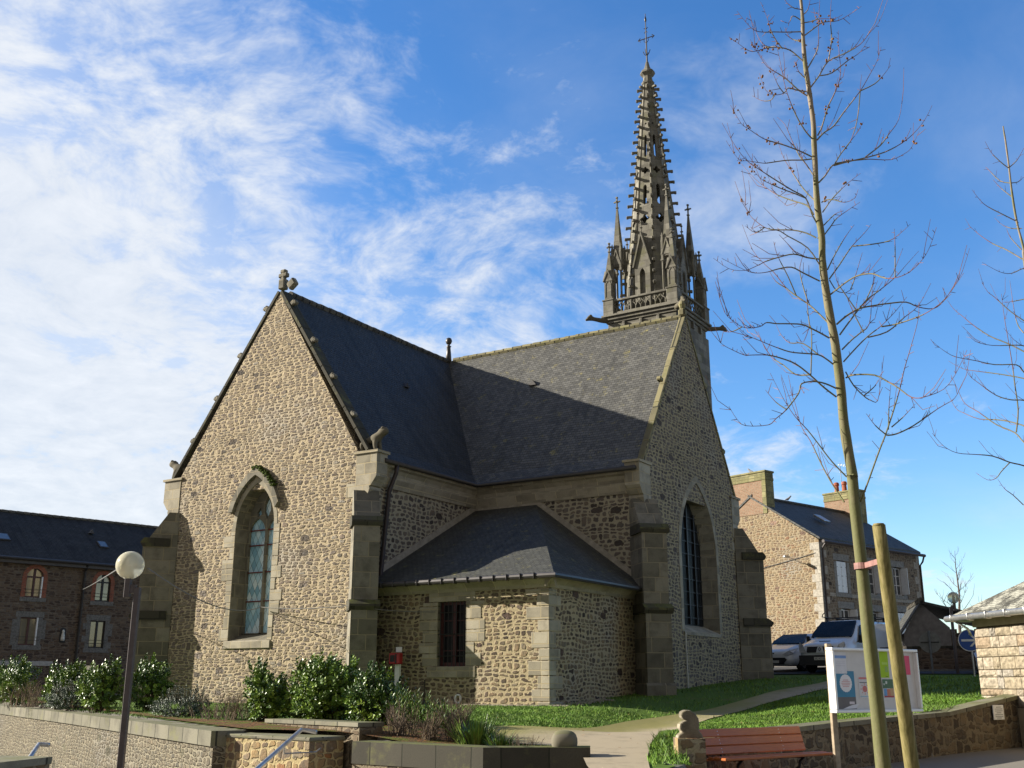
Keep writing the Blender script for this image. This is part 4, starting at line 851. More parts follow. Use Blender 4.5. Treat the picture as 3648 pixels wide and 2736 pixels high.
# ---------------------------------------------------------------- notice board
A_=Vector((-4.93,17.20,0)); B_=Vector((-4.02,19.02,0)); bu=(B_-A_).normalized(); LBo=(B_-A_).length; bnrm=Vector((bu.y,-bu.x,0)); z0,z1=-.43,.55; HB=z1-z0
nbd=thing('notice_board','white framed notice board with posters in front of the terrace wall','notice board',tuple((A_+B_)/2+Vector((0,0,-1.5))))
P=lambda s,t,o=0:(A_+bu*(s*LBo)+bnrm*o+Vector((0,0,z0+t*HB)))
b=MB(); b.obox(P(.5,.5,-.045),bu*(LBo/2-.01),bnrm*.03,(0,0,HB/2-.01)); b.build('back_panel',plain('panel_white',(.60,.58,.57),.5,.3,0,.03),nbd)
b=MB()
for s,t,hs,ht in((.5,.985,LBo/2,.022),(.5,.015,LBo/2,.022),(.012,.5,.022,HB/2-.045),(.988,.5,.022,HB/2-.045)): b.bbox(P(s,t,-.02),bu*hs,bnrm*.075,(0,0,ht),.01)
b.build('frame',plain('frame_white',(.78,.78,.78),.35,.4,.1,.02),nbd)
for s in(.05,.93):
    b=MB(); c=P(s,.5,-.12); b.bbox((c.x,c.y,-.5),bu*.055,bnrm*.03,(0,0,1.12),.008); b.build('post',plain('post_wood',(.34,.27,.19),.8,.2,0,.2),nbd)
cols={}
def paper(parent,name,s0,s1,t0,t1,col,lay):
    if col not in cols: cols[col]=plain('print_%d'%len(cols),col,.6,.2,0,.05,6)
    b=MB(); b.obox(P((s0+s1)/2,(t0+t1)/2,-.0135+.0015*lay),bu*(abs(s1-s0)*LBo/2),bnrm*.0006,(0,0,abs(t1-t0)*HB/2)); return b.build(name,cols[col],parent)
pp=paper(nbd,'poster',.04,.18,.60,.94,(.66,.66,.70),1); paper(pp,'heading',.045,.18,.84,.885,(.20,.33,.62),2)
for t in(.79,.76,.72): paper(pp,'text_line',.06,.165,t,t+.008,(.55,.55,.62),2)
pp=paper(nbd,'poster',.035,.255,.05,.64,(.075,.24,.38),1); paper(pp,'picture',.035,.255,.05,.235,(.16,.15,.15),2)
b=MB(); c_=P(.155,.45,-.0095); N=40
b.add([c_+bu*(math.cos(2*math.pi*i/N)*.066*LBo*(1+.05*(i%2)))+Vector((0,0,math.sin(2*math.pi*i/N)*.135*HB*(1+.05*(i%2)))) for i in range(N)],[list(range(N))]); b.build('badge',plain('badge_white',(.75,.74,.76),.6,.2,0,.02),pp)
for t,w_ in((.50,.03),(.475,.045),(.45,.05),(.425,.045),(.40,.035)): paper(pp,'text_line',.155-w_,.155+w_,t-.006,t+.006,(.62,.36,.36),3)
b=MB(); b.add([P(.10+.006*k+.13*k/9,.05+.075*math.sin(math.pi*k/18)+.0,-.0098) for k in range(10)]+[P(.25,.06,-.0098)],[list(range(11))[::-1]]); b.build('picture',cols[(.66,.66,.70)],pp)
paper(pp,'picture',.18,.235,.125,.165,(.60,.55,.58),3)
pp=paper(nbd,'poster',.30,.50,.22,.55,(.62,.61,.62),1); paper(pp,'heading',.305,.43,.515,.545,(.62,.22,.22),2); paper(pp,'rule',.31,.50,.455,.467,(.16,.16,.18),2)
b=MB(); c_=P(.365,.36,-.0095); b.add([c_+bu*(math.cos(2*math.pi*i/20)*.027*LBo)+Vector((0,0,math.sin(2*math.pi*i/20)*.052*HB)) for i in range(20)],[list(range(20))]); b.build('emblem',plain('print_red',(.55,.20,.19),.6,.2),pp)
for k in range(8):
    a=k*math.pi/4; b=MB(); c_=P(.365+.042*math.cos(a),.36+.078*math.sin(a),-.0095); b.obox(c_,bu*.009,bnrm*.0005,(0,0,.009)); b.build('ray',cols[(.62,.22,.22)],pp)
paper(pp,'picture',.31,.50,.235,.25,(.30,.45,.55),2)
pp=paper(nbd,'poster',.565,.665,.54,.965,(.36,.56,.03),1); paper(pp,'text_line',.59,.655,.75,.79,(.45,.65,.12),2); paper(pp,'text_line',.62,.655,.63,.72,(.30,.45,.12),2); paper(pp,'text_line',.62,.65,.555,.562,(.05,.06,.03),2)
pp=paper(nbd,'poster',.575,.70,.18,.52,(.62,.62,.63),1); paper(pp,'heading',.575,.70,.37,.515,(.11,.19,.12),2); paper(pp,'text_line',.61,.63,.44,.485,(.6,.66,.6),3); paper(pp,'text_line',.585,.60,.42,.45,(.5,.56,.5),3); paper(pp,'picture',.585,.62,.25,.365,(.16,.34,.62),2); paper(pp,'picture',.622,.66,.25,.36,(.55,.22,.15),2); paper(pp,'picture',.66,.70,.24,.37,(.50,.34,.20),2); paper(pp,'picture',.585,.70,.225,.25,(.40,.08,.10),3)
paper(nbd,'poster',.82,.925,.59,.90,(.72,.11,.20),1)

# ---------------------------------------------------------------- plaque on the wall
pv=Vector((1.08,2.95,0)).normalized(); pn=Vector((pv.y,-pv.x,0)); c_=Vector((-4.16,26.4,-.60))+pn*.247
b=MB(); b.bbox(c_,pv*.22,pn*.012,(0,0,.155),.006); pq=b.build('wall_plaque',M['white']); tag(pq,'small white plaque with lines of text on the terrace wall','sign')
b=MB()
for k,z in enumerate((.11,.07,.03,-.01,-.05,-.09,-.12)): b.obox(c_+pn*.0135+Vector((0,0,z)),pv*(.16 if k%3 else .10),pn*.0008,(0,0,.009))
b.build('text',plain('plaque_text',(.30,.32,.34),.6,.2),pq)
# ---------------------------------------------------------------- houses
class Face:
    """wall-plane coordinates: along u, height z, out along n"""
    def __init__(s,o,u,n): s.o=Vector((o[0],o[1],0)); s.u=Vector(u).normalized(); s.n=Vector(n).normalized()
    def __call__(s,a,z,o=0): return s.o+s.u*a+s.n*o+Vector((0,0,z))
    def box(s,b,a0,a1,z0,z1,o0,o1,bev=0):
        c=s((a0+a1)/2,(z0+z1)/2,(o0+o1)/2)
        if bev: b.bbox(c,s.u*((a1-a0)/2),s.n*((o1-o0)/2),(0,0,(z1-z0)/2),bev)
        else: b.obox(c,s.u*((a1-a0)/2),s.n*((o1-o0)/2),(0,0,(z1-z0)/2))
def wall_holes(b,F,outer,holes,depth=.2):
    fl=F.u.cross(Vector((0,0,1))).dot(F.n)<0
    b.holed(outer,holes,lambda u,v:tuple(F(u,v)),fl)
    for hl in holes:
        n=len(hl)
        for i in range(n):
            p,q=hl[i],hl[(i+1)%n]; b.poly(F(*p),F(*p,-depth),F(*q,-depth),F(*q))
glass_sky=plain('window_glass',(.05,.055,.06),.04,1.0,0,.1,2); glass_sky.node_tree.nodes['Principled BSDF'].inputs['Metallic'].default_value=.0
# long row house on the left, in its own shade
az=R(13); F=Face((-51.32,38.05),(math.sin(az),math.cos(az),0),(math.cos(az),-math.sin(az),0))
rh=thing('row_house','long dark stone row house with slate roof and arched brick upper windows','house',(-52,38,-.6))
A0,A1=-16,12; rects=[(-3.62,.93,1.93,3.36),(.10,.84,1.86,3.34)]; archs=[(-3.60,.88,4.40,5.92),(.17,.84,4.39,5.86)]
rects2=[(-8.2,.9,1.95,3.38),(4.6,.9,1.9,3.35)]; archs2=[(-8.2,.88,4.40,5.92),(4.6,.84,4.4,5.9)]
hs=[[(c-w_/2,z0),(c+w_/2,z0),(c+w_/2,z1),(c-w_/2,z1)] for c,w_,z0,z1 in rects+rects2]
def rarch(c,w_,z0,z1,n=10): r=w_/2; return [(c-r,z0)]+[(c-r*math.cos(math.pi*i/n),z1-r+r*math.sin(math.pi*i/n)) for i in range(n+1)]+[(c+r,z0)]
hs+=[rarch(*a) for a in archs+archs2]
hs+=[[(-4.3,-.4),(-3.3,-.4),(-3.3,.85),(-4.3,.85)],[(-.35,-.7),(.5,-.7),(.5,.95),(-.35,.95)]]
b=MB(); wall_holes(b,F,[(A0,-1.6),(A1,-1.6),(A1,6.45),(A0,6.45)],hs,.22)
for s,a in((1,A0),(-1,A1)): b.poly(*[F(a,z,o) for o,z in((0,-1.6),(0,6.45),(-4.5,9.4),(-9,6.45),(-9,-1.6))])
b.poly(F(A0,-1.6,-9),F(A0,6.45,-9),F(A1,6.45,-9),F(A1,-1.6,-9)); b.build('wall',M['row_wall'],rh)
b=MB(); n=20
for k in range(n):
    a0,a1=A0+(A1-A0)*k/n,A0+(A1-A0)*(k+1)/n; w0,w1=.05*mnoise.noise((a0*.3,0,0)),.05*mnoise.noise((a1*.3,0,0))
    b.poly(F(a0,6.38,.35),F(a1,6.38,.35),F(a1,9.45+w1,-4.5),F(a0,9.45+w0,-4.5)); b.poly(F(a0,9.45+w0,-4.5),F(a1,9.45+w1,-4.5),F(a1,6.38,-9.35),F(a0,6.38,-9.35))
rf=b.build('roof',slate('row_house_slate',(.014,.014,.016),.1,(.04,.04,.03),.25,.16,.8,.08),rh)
b=MB()
for k in range(int((A1-A0)/.42)): a=A0+k*.42; b.tube([F(a,9.46,-4.5),F(a+.44,9.46,-4.5)],[.13,.11],6)
b.build('ridge_tiles',M['ridge_dark'],rf)
for a,t,w_ in((-5.0,.40,.34),(.62,.43,.26)):
    b=MB(); c=Vector(F(a,6.38,.35)).lerp(F(a,9.45,-4.5),t); dn=(Vector(F(a,9.45,-4.5))-F(a,6.38,.35)).normalized(); nn=F.u.cross(dn); nn=nn if nn.z>0 else -nn
    b.bbox(c+nn*.04,F.u*w_,dn*.38,nn*.05,.02); sk_=b.build('skylight',M['lead'],rf); b=MB(); b.obox(c+nn*.093,F.u*(w_-.06),dn*.31,nn*.002); b.build('pane',plain('skylight_glass',(.12,.14,.16),.15,.8),sk_)
b=MB(); c=Vector(F(.35,6.38,.35)).lerp(F(.35,9.45,-4.5),.68); b.extr([(-.15,0),(.15,0),(0,.22)],c,F.u,(0,0,1),F.n,.25); b.build('roof_vent',M['lead'],rf)
b=MB(); b.tube([F(A0,6.36,.42),F(A1,6.36,.42)],.08,8); F.box(b,A0,A1,6.12,6.4,.0,.3); b.build('gutter',M['lead'],rh)
b=MB(); b.tube([F(-.98,6.3,.35),F(-.98,5.95,.1),F(-.98,.0,.1)],.065,8); b.build('downpipe',M['iron'],rh); b=MB(); b.tube([F(-.98,.6,.1),F(-.98,-1.2,.1)],.075,8); b.build('downpipe',M['zinc'],rh)
def rwindow(c,w_,z0,z1,arched,col,pane,shut=None):
    b=MB(); 
    if arched: b.holed(rarch(c,w_,z0,z1),[],lambda u,v:tuple(F(u,v,-.14)),F.u.cross(Vector((0,0,1))).dot(F.n)<0)
    else: F.box(b,c-w_/2,c+w_/2,z0,z1,-.16,-.14)
    wd=b.build('window',pane,rh); b=MB(); t=.055
    F.box(b,c-t,c+t,z0,z1-.02,-.135,-.09); F.box(b,c-w_/2,c-w_/2+.06,z0,z1-(w_*.5 if arched else 0),-.137,-.095); F.box(b,c+w_/2-.06,c+w_/2,z0,z1-(w_*.5 if arched else 0),-.137,-.095); F.box(b,c-w_/2+.06,c-t,z0,z0+.07,-.136,-.095); F.box(b,c+t,c+w_/2-.06,z0,z0+.07,-.136,-.095)
    if arched: F.box(b,c-w_/2,c-t,z1-w_*.5-.04,z1-w_*.5+.04,-.133,-.085); F.box(b,c+t,c+w_/2,z1-w_*.5-.04,z1-w_*.5+.04,-.133,-.085)
    else: F.box(b,c-w_/2+.06,c-t,z1-.07,z1,-.136,-.095); F.box(b,c+t,c+w_/2-.06,z1-.07,z1,-.136,-.095)
    b.build('frame',col,wd)
    b=MB()
    if arched: ring(b,rarch(c,w_,z0,z1)[1:-1],rarch(c,w_+.44,z0,z1+.22)[1:-1],lambda u,v:tuple(F(u,v,.012)),-F.n*.06); F.box(b,c-w_/2-.22,c-w_/2,z0,z1-w_/2,-.05,.011); F.box(b,c+w_/2,c+w_/2+.22,z0,z1-w_/2,-.05,.011); b.build('brick_arch',M['brick_dark'],wd); b=MB(); F.box(b,c-w_/2-.25,c+w_/2+.25,z0-.22,z0-.003,-.05,.04)
    else:
        F.box(b,c-w_/2-.28,c+w_/2+.28,z1+.003,z1+.30,-.05,.013); F.box(b,c-w_/2-.28,c+w_/2+.28,z0-.24,z0-.003,-.05,.03)
        rr=random.Random(int(c*100)); z=z0
        while z<z1-.1:
            hh=min(.33,z1-z)
            for s in(-1,1): L=rr.choice((.22,.42)); x=c+s*w_/2; F.box(b,min(x,x+s*L),max(x,x+s*L),z,z+hh-.012,-.05,.012)
            z+=hh
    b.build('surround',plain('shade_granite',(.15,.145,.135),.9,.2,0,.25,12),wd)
    b=MB()
    for zz_ in(z0+.25,z0+.42): b.tube([F(c-w_/2-.12,zz_,.05),F(c+w_/2+.12,zz_,.05)],.012,4)
    b.build('guard_rail',M['iron'],wd)
    if shut:
        b=MB(); F.box(b,c+w_/2-.075,c+w_/2-.015,z0,z1-(.42 if arched else 0),-.1,.02); b.build('white_jamb',M['white'],wd)
mirror=plain('reflecting_pane',(.30,.27,.20),.05,.9,.0,.05); mirror.node_tree.nodes['Principled BSDF'].inputs['Metallic'].default_value=.55
dredw=plain('dark_red_frame',(.06,.02,.018),.5,.4); darkf=plain('dark_frame',(.012,.013,.015),.5,.4)
for i,a in enumerate(archs+archs2): rwindow(*a,True,dredw if i==0 else darkf,mirror,i==0)
for i,a in enumerate(rects+rects2): rwindow(*a,False,dredw if i==0 else darkf,mirror,i==0)
b=MB(); F.box(b,-7.2,-2.15,.88,1.12,-.03,.03,.01); b.build('lintel',plain('pale_lintel',(.36,.35,.33),.8,.2),rh)
b=MB(); F.box(b,-4.3,-3.3,-.4,.85,-.2,-.16); F.box(b,-.35,.5,-.7,.7,-.2,-.16); b.build('door',M['black'],rh); b=MB(); F.box(b,-.3,.45,.7,.93,-.19,-.15); b.build('transom',mirror,rh)
b=MB(); F.box(b,-4.42,-4.3,-.4,.86,-.1,.02); F.box(b,-3.3,-3.2,-.4,.86,-.1,.02); b.build('door_frame',M['offwhite'],rh)
b=MB(); b.lathe([(.10,0),(.11,.12),(.09,.3),(.06,.42),(.075,.5),(.03,.58)],F(-1.79,2.2,.06),10); b.build('niche_statue',M['offwhite'],rh,True)
b=MB(); b.holed(rarch(-1.79,.34,2.12,2.9),[],lambda u,v:tuple(F(u,v,.012)),F.u.cross(Vector((0,0,1))).dot(F.n)<0); b.build('niche_shade',M['black'],rh)  # flat black plate paints the hollow's shade behind the statue
b=MB(); p=F(-5.5,9.4,-4.5); b.tube([p,p+Vector((0,0,2.4))],.02,5)
for z in(2.0,2.35):
    b.tube([p+F.u*-.7+Vector((0,0,z)),p+F.u*.7+Vector((0,0,z))],.012,4)
    for k in range(-3,4): b.tube([p+F.u*.2*k+Vector((0,0,z))-F.n*.15,p+F.u*.2*k+Vector((0,0,z))+F.n*.15],.008,4)
tag(b.build('tv_antenna',M['zinc']),'thin aerial on the ridge of the dark row house','antenna')

# tall house on the right behind the cars
az=R(17.6); F=Face((-14.49,50.14),(math.sin(az),math.cos(az),0),(math.cos(az),-math.sin(az),0)); G=Face((-14.49,50.14),-F.n,-F.u)
th_=thing('stone_house','tall two-storey stone house with sunlit gable and white shutters','house',(-17,53,.7))
D_=7.6; LH=9.0
ws=[(1.75,.86,4.2,5.75,'shut'),(6.8,.84,4.35,5.78,'half'),(1.85,.86,2.0,3.48,'half'),(6.7,.86,.9,3.52,'shut'),(4.3,.86,4.28,5.76,'half'),(4.3,.9,.7,3.45,'half')]
def segarch(c,w_,z0,z1): return [(c-w_/2,z0),(c+w_/2,z0),(c+w_/2,z1-.07),(c+w_/4,z1-.01),(c,z1),(c-w_/4,z1-.01),(c-w_/2,z1-.07)]
b=MB(); wall_holes(b,F,[(0,-.5),(LH,-.5),(LH,6.62),(0,6.62)],[segarch(*w_[:4]) for w_ in ws],.22); b.build('front_wall',M['house_front'],th_)
b=MB(); b.poly(*[G(a,z) for a,z in((0,-.5),(D_,-.5),(D_,6.62),(D_/2,9.1),(0,6.62))][::-1]); b.poly(*[G(a,z,-LH) for a,z in((0,-.5),(D_,-.5),(D_,6.62),(D_/2,9.1),(0,6.62))]); b.poly(G(D_,-.5),G(D_,-.5,-LH),G(D_,6.62,-LH),G(D_,6.62)); b.build('gable_wall',M['house_gable'],th_)
b=MB(); b.obox((G(D_/4,(6.62+9.1)/2+.08,-LH/2)),G.u*(D_/4+.12)+Vector((0,0,1.24+.04)),F.u*(LH/2+.06),(0,0,.05)); b.obox((G(3*D_/4,(6.62+9.1)/2+.08,-LH/2)),G.u*(D_/4+.12)-Vector((0,0,1.24+.04)),F.u*(LH/2+.06),(0,0,.05)); rf=b.build('roof',M['slate_house'],th_)
b=MB()
for k in range(20): b.tube([G(D_/2,9.17,-.4-k*.42),G(D_/2,9.17,-.84-k*.42)],[.12,.10],6)
b.build('ridge_tiles',M['ridge_dark'],rf)
for k,t in((3.0,.55),(5.5,.3)):
    c=G(D_/2*(1-t),6.62+2.48*t+.12,-k); b=MB(); b.bbox(c,F.u*.28,(G.u*1.0+Vector((0,0,.65))).normalized()*.36,(G.u*-.55+Vector((0,0,.84)))*.05,.02); b.build('skylight',M['zinc'],rf)
for o0,o1,lab in((.02,-.62,1),(-LH+.75,-LH-.02,0)):
    b=MB(); a0,a1=D_/2-1.0,D_/2+1.15
    def cb(a0,a1,z0,z1,e): b.bbox((G((a0+a1)/2,(z0+z1)/2,(o0+o1)/2)),G.u*((a1-a0)/2+e),G.n*(abs(o1-o0)/2+e),(0,0,(z1-z0)/2),.02)
    cb(a0,a1,8.2,9.9,0); ch=b.build('chimney',M['brick'],th_)
    b=MB(); cb(a0,a1,9.9,10.05,.03); cb(a0,a1,10.05,10.3,.015); cb(a0,a1,10.3,10.4,.06); cb(a0-.002,a0+.25,8.2,9.9,.012); b.build('chimney_cap',ashlar('mossy_cap',.5,.3,((.17,.16,.08),(.26,.24,.13)),(.1,.1,.06),.01,.5,.5,.015,.7),ch)
    if not lab:
        for k in range(3):
            b=MB(); b.lathe([(.14,10.35),(.12,10.8),(.16,10.82),(.15,10.95),(.09,11.0)],G(a0+.5+.5*k,0,(o0+o1)/2),10); b.build('chimney_pot',plain('terracotta',(.30,.10,.06),.8,.2),ch)
b=MB(); b.tube([F(-.1,6.5,.32),F(LH+.1,6.5,.32)],.08,8); b.tube([F(LH,6.45,.32),F(LH+.05,6.2,.2),F(LH,6.0,.06),F(LH-.02,.5,.06)],.05,6); b.tube([F(.12,6.45,.3),F(.12,6.2,.1),F(.12,.3,.08)],.05,6); b.build('gutter',M['pipe'],th_)
b=MB(); rr=random.Random(2); z=-.3; k=0
while z<6.5:
    hh=min(rr.uniform(.3,.4),6.6-z); a,c=((.55,.3) if k%2 else (.3,.5))
    for (aa,so) in((0,1),(LH,-1)):
        x0,x1=(aa-.02,aa+a) if so>0 else (aa-a,aa+.02); F.box(b,x0,x1,z,z+hh-.012,-(c if so>0 else .2),.014)
    z+=hh;k+=1
F.box(b,.6,LH-.6,4.0,4.16,-.05,.015); b.build('quoin_stones',plain('pale_quoin',(.36,.33,.28),.9,.2,0,.2,10),th_)
for c,w_,z0,z1,kind in ws:
    b=MB(); F.box(b,c-w_/2,c+w_/2,z0,z1,-.2,-.17); wd=b.build('window',glass_sky,th_)
    b=MB(); 
    F.box(b,c-w_/2-.22,c-w_/2,z0,z1-.08,-.05,.013); F.box(b,c+w_/2,c+w_/2+.22,z0,z1-.08,-.05,.013); F.box(b,c-w_/2-.25,c+w_/2+.25,z1-.01,z1+.3,-.05,.014); F.box(b,c-w_/2-.25,c+w_/2+.25,z0-.2,z0-.003,-.05,.04); b.build('surround',plain('window_granite',(.24,.235,.22),.9,.2,0,.2,10),wd)
    b=MB()
    if kind=='shut':
        for s in(-1,1): F.box(b,c+min(0,s*w_/2)+.008,c+max(0,s*w_/2)-.008,z0+.02,z1-.06,-.06,-.02,.008)
        for zz_ in(z0+.3,(z0+z1)/2,z1-.35): F.box(b,c-w_/2+.03,c+w_/2-.03,zz_,zz_+.05,-.02,-.01)
        b.build('shutter',M['white'],wd); b=MB()
        for zz_ in(z0+.3,(z0+z1)/2,z1-.35):
            for x in(-.4,-.03,.03,.4): F.box(b,c+x*w_-.02,c+x*w_+.02,zz_+.01,zz_+.04,-.01,-.004)
        b.build('hinge',M['iron'],wd)
    else:
        for x in(-w_/2+.03,0,w_/2-.03): F.box(b,c+x-.03,c+x+.03,z0,z1-.06,-.168,-.13)
        for zz_ in(z0+.02,z0+(z1-z0)*.35,z0+(z1-z0)*.68,z1-.08):
            for x0,x1 in((-w_/2+.06,-.03),(.03,w_/2-.06)): F.box(b,c+x0,c+x1,zz_-.02,zz_+.02,-.166,-.14)
        b.build('frame',M['white'],wd); b=MB(); b.obox(F(c+w_/2+.0,(z0+z1)/2,.10),F.n*.2,F.u*.018,(0,0,(z1-z0)/2-.05)); b.build('shutter',M['white'],wd)
b=MB(); b.tube([G(1.1,5.6,.0),G(1.25,5.75,.35),G(1.3,5.85,.6)],.02,6); b.bbox(G(1.34,5.86,.75),G.n*.2,G.u*.08,(0,0,.06),.03); tag(b.build('wall_lamp',M['zinc']),'grey bracket lamp on the sunlit house gable','street lamp')
cable('facade_cable','thin dark cable running along the sunlit house gable',G(.2,6.0,.03),G(6.5,5.2,.03),.08,.015)
# perched birds
def bird(p,d,label):
    p=Vector(p); d=Vector(d).normalized(); Z=Vector((0,0,1))
    o=skin('bird',[tuple(v) for v in(p+Z*.13,p+d*.10+Z*.20,p+d*.14+Z*.27,p+d*.20+Z*.27,p-d*.16+Z*.07,p+Z*.03)],[(0,1),(1,2),(2,3),(0,4),(0,5)],[.075,.05,.04,.012,.025,.015],plain('feather',(.22,.22,.24),.8,.2),None,2); tag(o,label,'bird')
bird(G(D_/2+.1,10.4,-.3),(-.8,.2,0),'small pigeon perched on the near chimney of the tall house'); bird(G(D_/2,9.28,-3.2),(.7,.3,0),'dark bird perched on the slate ridge of the tall house')
b=MB(); p=G(D_/2+.2,10.4,-LH+.3); b.tube([p,p+Vector((0,0,1.7))],.02,5)
for z in(1.15,1.6): b.tube([p+F.u*-.1+Vector((0,0,z)),p+F.u*1.4+Vector((0,0,z))],.014,4)
for k in range(6): b.tube([p+F.u*.25*k+G.u*-.15+Vector((0,0,1.6)),p+F.u*.25*k+G.u*.15+Vector((0,0,1.6))],.008,4)
tag(b.build('tv_antenna',M['zinc']),'two-bar aerial behind the young tree on the far chimney','antenna')

# shed and low wall further right
sh=thing('shed','low dark shed with a rendered gable and slate roof beyond the signs','shed',(-7,47,.7)); az=R(72); F=Face((-9.9,45.3),(math.sin(az),math.cos(az),0),(math.cos(az),-math.sin(az),0)); F=Face((-9.85,44.9),(.95,.31,0),(.31,-.95,0))
b=MB(); b.poly(F(0,.2),F(1.75,.2),F(1.75,2.15),F(.75,3.1),F(0,1.95)); b.poly(F(0,.2,-5),F(0,.2),F(0,1.95),F(0,1.95,-5)); b.build('wall',plain('grey_render',(.19,.175,.165),.9,.1,0,.15,5),sh)
b=MB(); F.box(b,1.75,2.0,.2,2.1,-.3,-.02); F.box(b,3.9,4.2,.2,2.1,-.3,-.02); F.box(b,1.75,5.5,.2,2.1,-4,-3.6); b.build('post',M['row_wall'],sh)
b=MB(); b.obox(F(.3,2.52,-2.4),F.u*.52+Vector((0,0,.72)),F.n*2.6,(0,0,.05)); b.obox(F(3.1,2.55,-2.4),F.u*2.4-Vector((0,0,.62)),F.n*2.6,(0,0,.05)); b.build('roof',M['slate_house'],sh)
b=MB()
for k in range(9): b.tube([F(.75,3.22,.2-k*.5),F(.75,3.22,-.34-k*.5)],[.13,.1],6)
b.build('ridge_tiles',M['ridge_dark'],sh)
wallrun('roadside_wall','low dark rubble wall between the shed and the road signs',[(-11.5,43.6,1.35),(-8.9,43.1,1.38),(-4,44.3,1.4),(4,45,1.45)],-.2,.4,M['row_wall'],(.08,.03,M['coping_dark']))
b=MB(); b.obox((-7.5,41.9,.44),(3.5,.7,0),(-.05,.2,0),(0,0,.08)); tag(b.build('kerb',plain('kerb_concrete',(.16,.16,.155),.9,.1)),kind='structure')

# small hut with rock-faced stone
az=R(-40.3); u3=Vector((-math.sin(az),-math.cos(az),0)); F=Face((-4.55,28.37),u3,(-math.cos(az),math.sin(az),0)); SN=F.n
hut=thing('stone_hut','small rock-faced stone hut with a lichened hipped roof beside the terrace wall','hut',(-2,28.5,-.4)); HL,HD=6.5,5.0
b=MB(); b.obox(F(HL/2,.15,-HD/2),F.u*(HL/2-.03),F.n*(HD/2-.03),(0,0,1.50)); cr=b.build('wall',plain('hut_joint',(.17,.14,.095),.95,.1,0,.2),hut)
HC=[plain('hut_stone_%s'%k,c,.9,.2,0,.3,11) for k,c in(('a',(.27,.225,.16)),('b',(.30,.255,.195)),('c',(.255,.195,.135)),('d',(.28,.25,.21)))]
rr=random.Random(8); b=MB(); z=-.52
rows=[.26,.15,.27,.17,.29,.21,.26,.22]; 
def rock(b,a0,a1,z0,z1,FF,seed):
    r_=random.Random(seed); bm=bmesh.new(); bmesh.ops.create_cube(bm,size=2); fr=[f for f in bm.faces if f.normal.y>.5]; bmesh.ops.inset_region(bm,faces=fr,thickness=.12,depth=0)
    bmesh.ops.subdivide_edges(bm,edges=list({e for f in fr for e in f.edges}),cuts=3,use_grid_fill=True); bm.verts.index_update()
    hw,hh=(a1-a0)/2,(z1-z0)/2; c=FF((a0+a1)/2,(z0+z1)/2,0); P=[]
    for v in bm.verts:
        x,y,zz_=v.co; ed=min(1,(1-max(abs(x),abs(zz_)))*3.0)
        d=.012+(ed*(.035+.03*mnoise.noise(Vector((x*1.6+seed,zz_*1.6,seed*.7))))+.012*mnoise.noise(Vector((x*5+seed,zz_*5,2)))) if y>.5 else -.1
        P.append(c+FF.u*(x*hw)+Vector((0,0,zz_*hh))+FF.n*d)
    rot=FF.u.cross(Vector((0,0,1))).dot(FF.n)<0
    b.cur=r_.randrange(4); b.add(P,[[v.index for v in (f.verts if not rot else list(f.verts)[::-1])] for f in bm.faces]); bm.free()
k=0
for r_ in rows:
    a=-.012
    while a<HL-.05:
        L=min(rr.choice((.26,.45,.62,.85))*rr.uniform(.85,1.15),HL-a); rock(b,a+.008,a+L-.008,z+.008,min(z+r_,1.33)-.008,F,k+1); a+=L; k+=1
    z+=r_
F2=Face(F(-.0,0),-F.n*-1,-F.u) ; 
sw_=b.build('stone_facing',HC,cr)
b=MB(); F.box(b,-.012,HL,-1.8,-.525,-.1,.05,.01); F.box(b,-.02,HL,1.335,1.53,-.1,.035,.005); b.build('base_panel',M['render'],hut)
b=MB(); e=.42; z0=1.60; apx=HD/2; c0,c1,c2,c3=[F(a,z0,o) for a,o in((-e,e),(HL+e,e),(HL+e,-HD-e),(-e,-HD-e))]; r0_,r1_=F(HD/2,z0+1.75,-HD/2),F(HL-HD/2+.2,z0+1.75,-HD/2)
b.poly(c0,c1,r1_,r0_); b.poly(c1,c2,r1_); b.poly(c2,c3,r0_,r1_); b.poly(c3,c0,r0_); b.poly(c0,c3,c2,c1); hr=b.build('roof',M['slate_hut'],hut)
b=MB(); b.tube([F(-e,z0-.05,e+.05),F(HL+e,z0-.05,e+.05)],.075,8)
for k in range(8): b.bbox(F(-.1+k*.75,z0-.05,e+.05),F.u*.014,F.n*.088,(0,0,.088),.01)
b.tube([F(-.15,z0-.1,e),F(-.02,z0-.3,.16),F(-.08,z0-.45,.06)],.03,6); b.tube([F(-e-.02,z0-.05,e+.05),F(-e-.02,z0-.05,-HD-e)],.07,8); b.build('gutter',M['zinc'],hut,True)
# signs and posts
def tube1(name,m,parent,p,q,r,n=10): b=MB(); b.tube([p,q],r,n); return b.build(name,m,parent)
sg=thing('road_sign','round blue road sign with a white arrow beside the hut','road sign',(-6.35,38.6,.2))
tube1('post',M['zinc'],sg,(-6.35,38.6,.1),(-6.35,38.6,1.75),.03); sn=Vector((.16,-.98,0)).normalized(); su=Vector((sn.y*-1,sn.x,0)); su=su if su.x>0 else -su; c=Vector((-6.37,38.55,1.40))
def plate(c,r,m,parent,name,off,t=.006):
    b=MB(); N=28; pts=[c+sn*off+su*(r*math.cos(2*math.pi*i/N))+Vector((0,0,r*math.sin(2*math.pi*i/N))) for i in range(N)]; b.add(pts,[list(range(N))]); q=[p-sn*t for p in pts]; b.add(q,[list(range(N))[::-1]]); b.add(pts+q,[[i,N+i,N+(i+1)%N,(i+1)%N] for i in range(N)]); return b.build(name,m,parent)
pl_=plate(c,.36,M['white'],sg,'disc',.045); plate(c,.335,plain('sign_blue',(.015,.075,.33),.4,.4,0,.03),pl_,'blue_field',.049,.002)
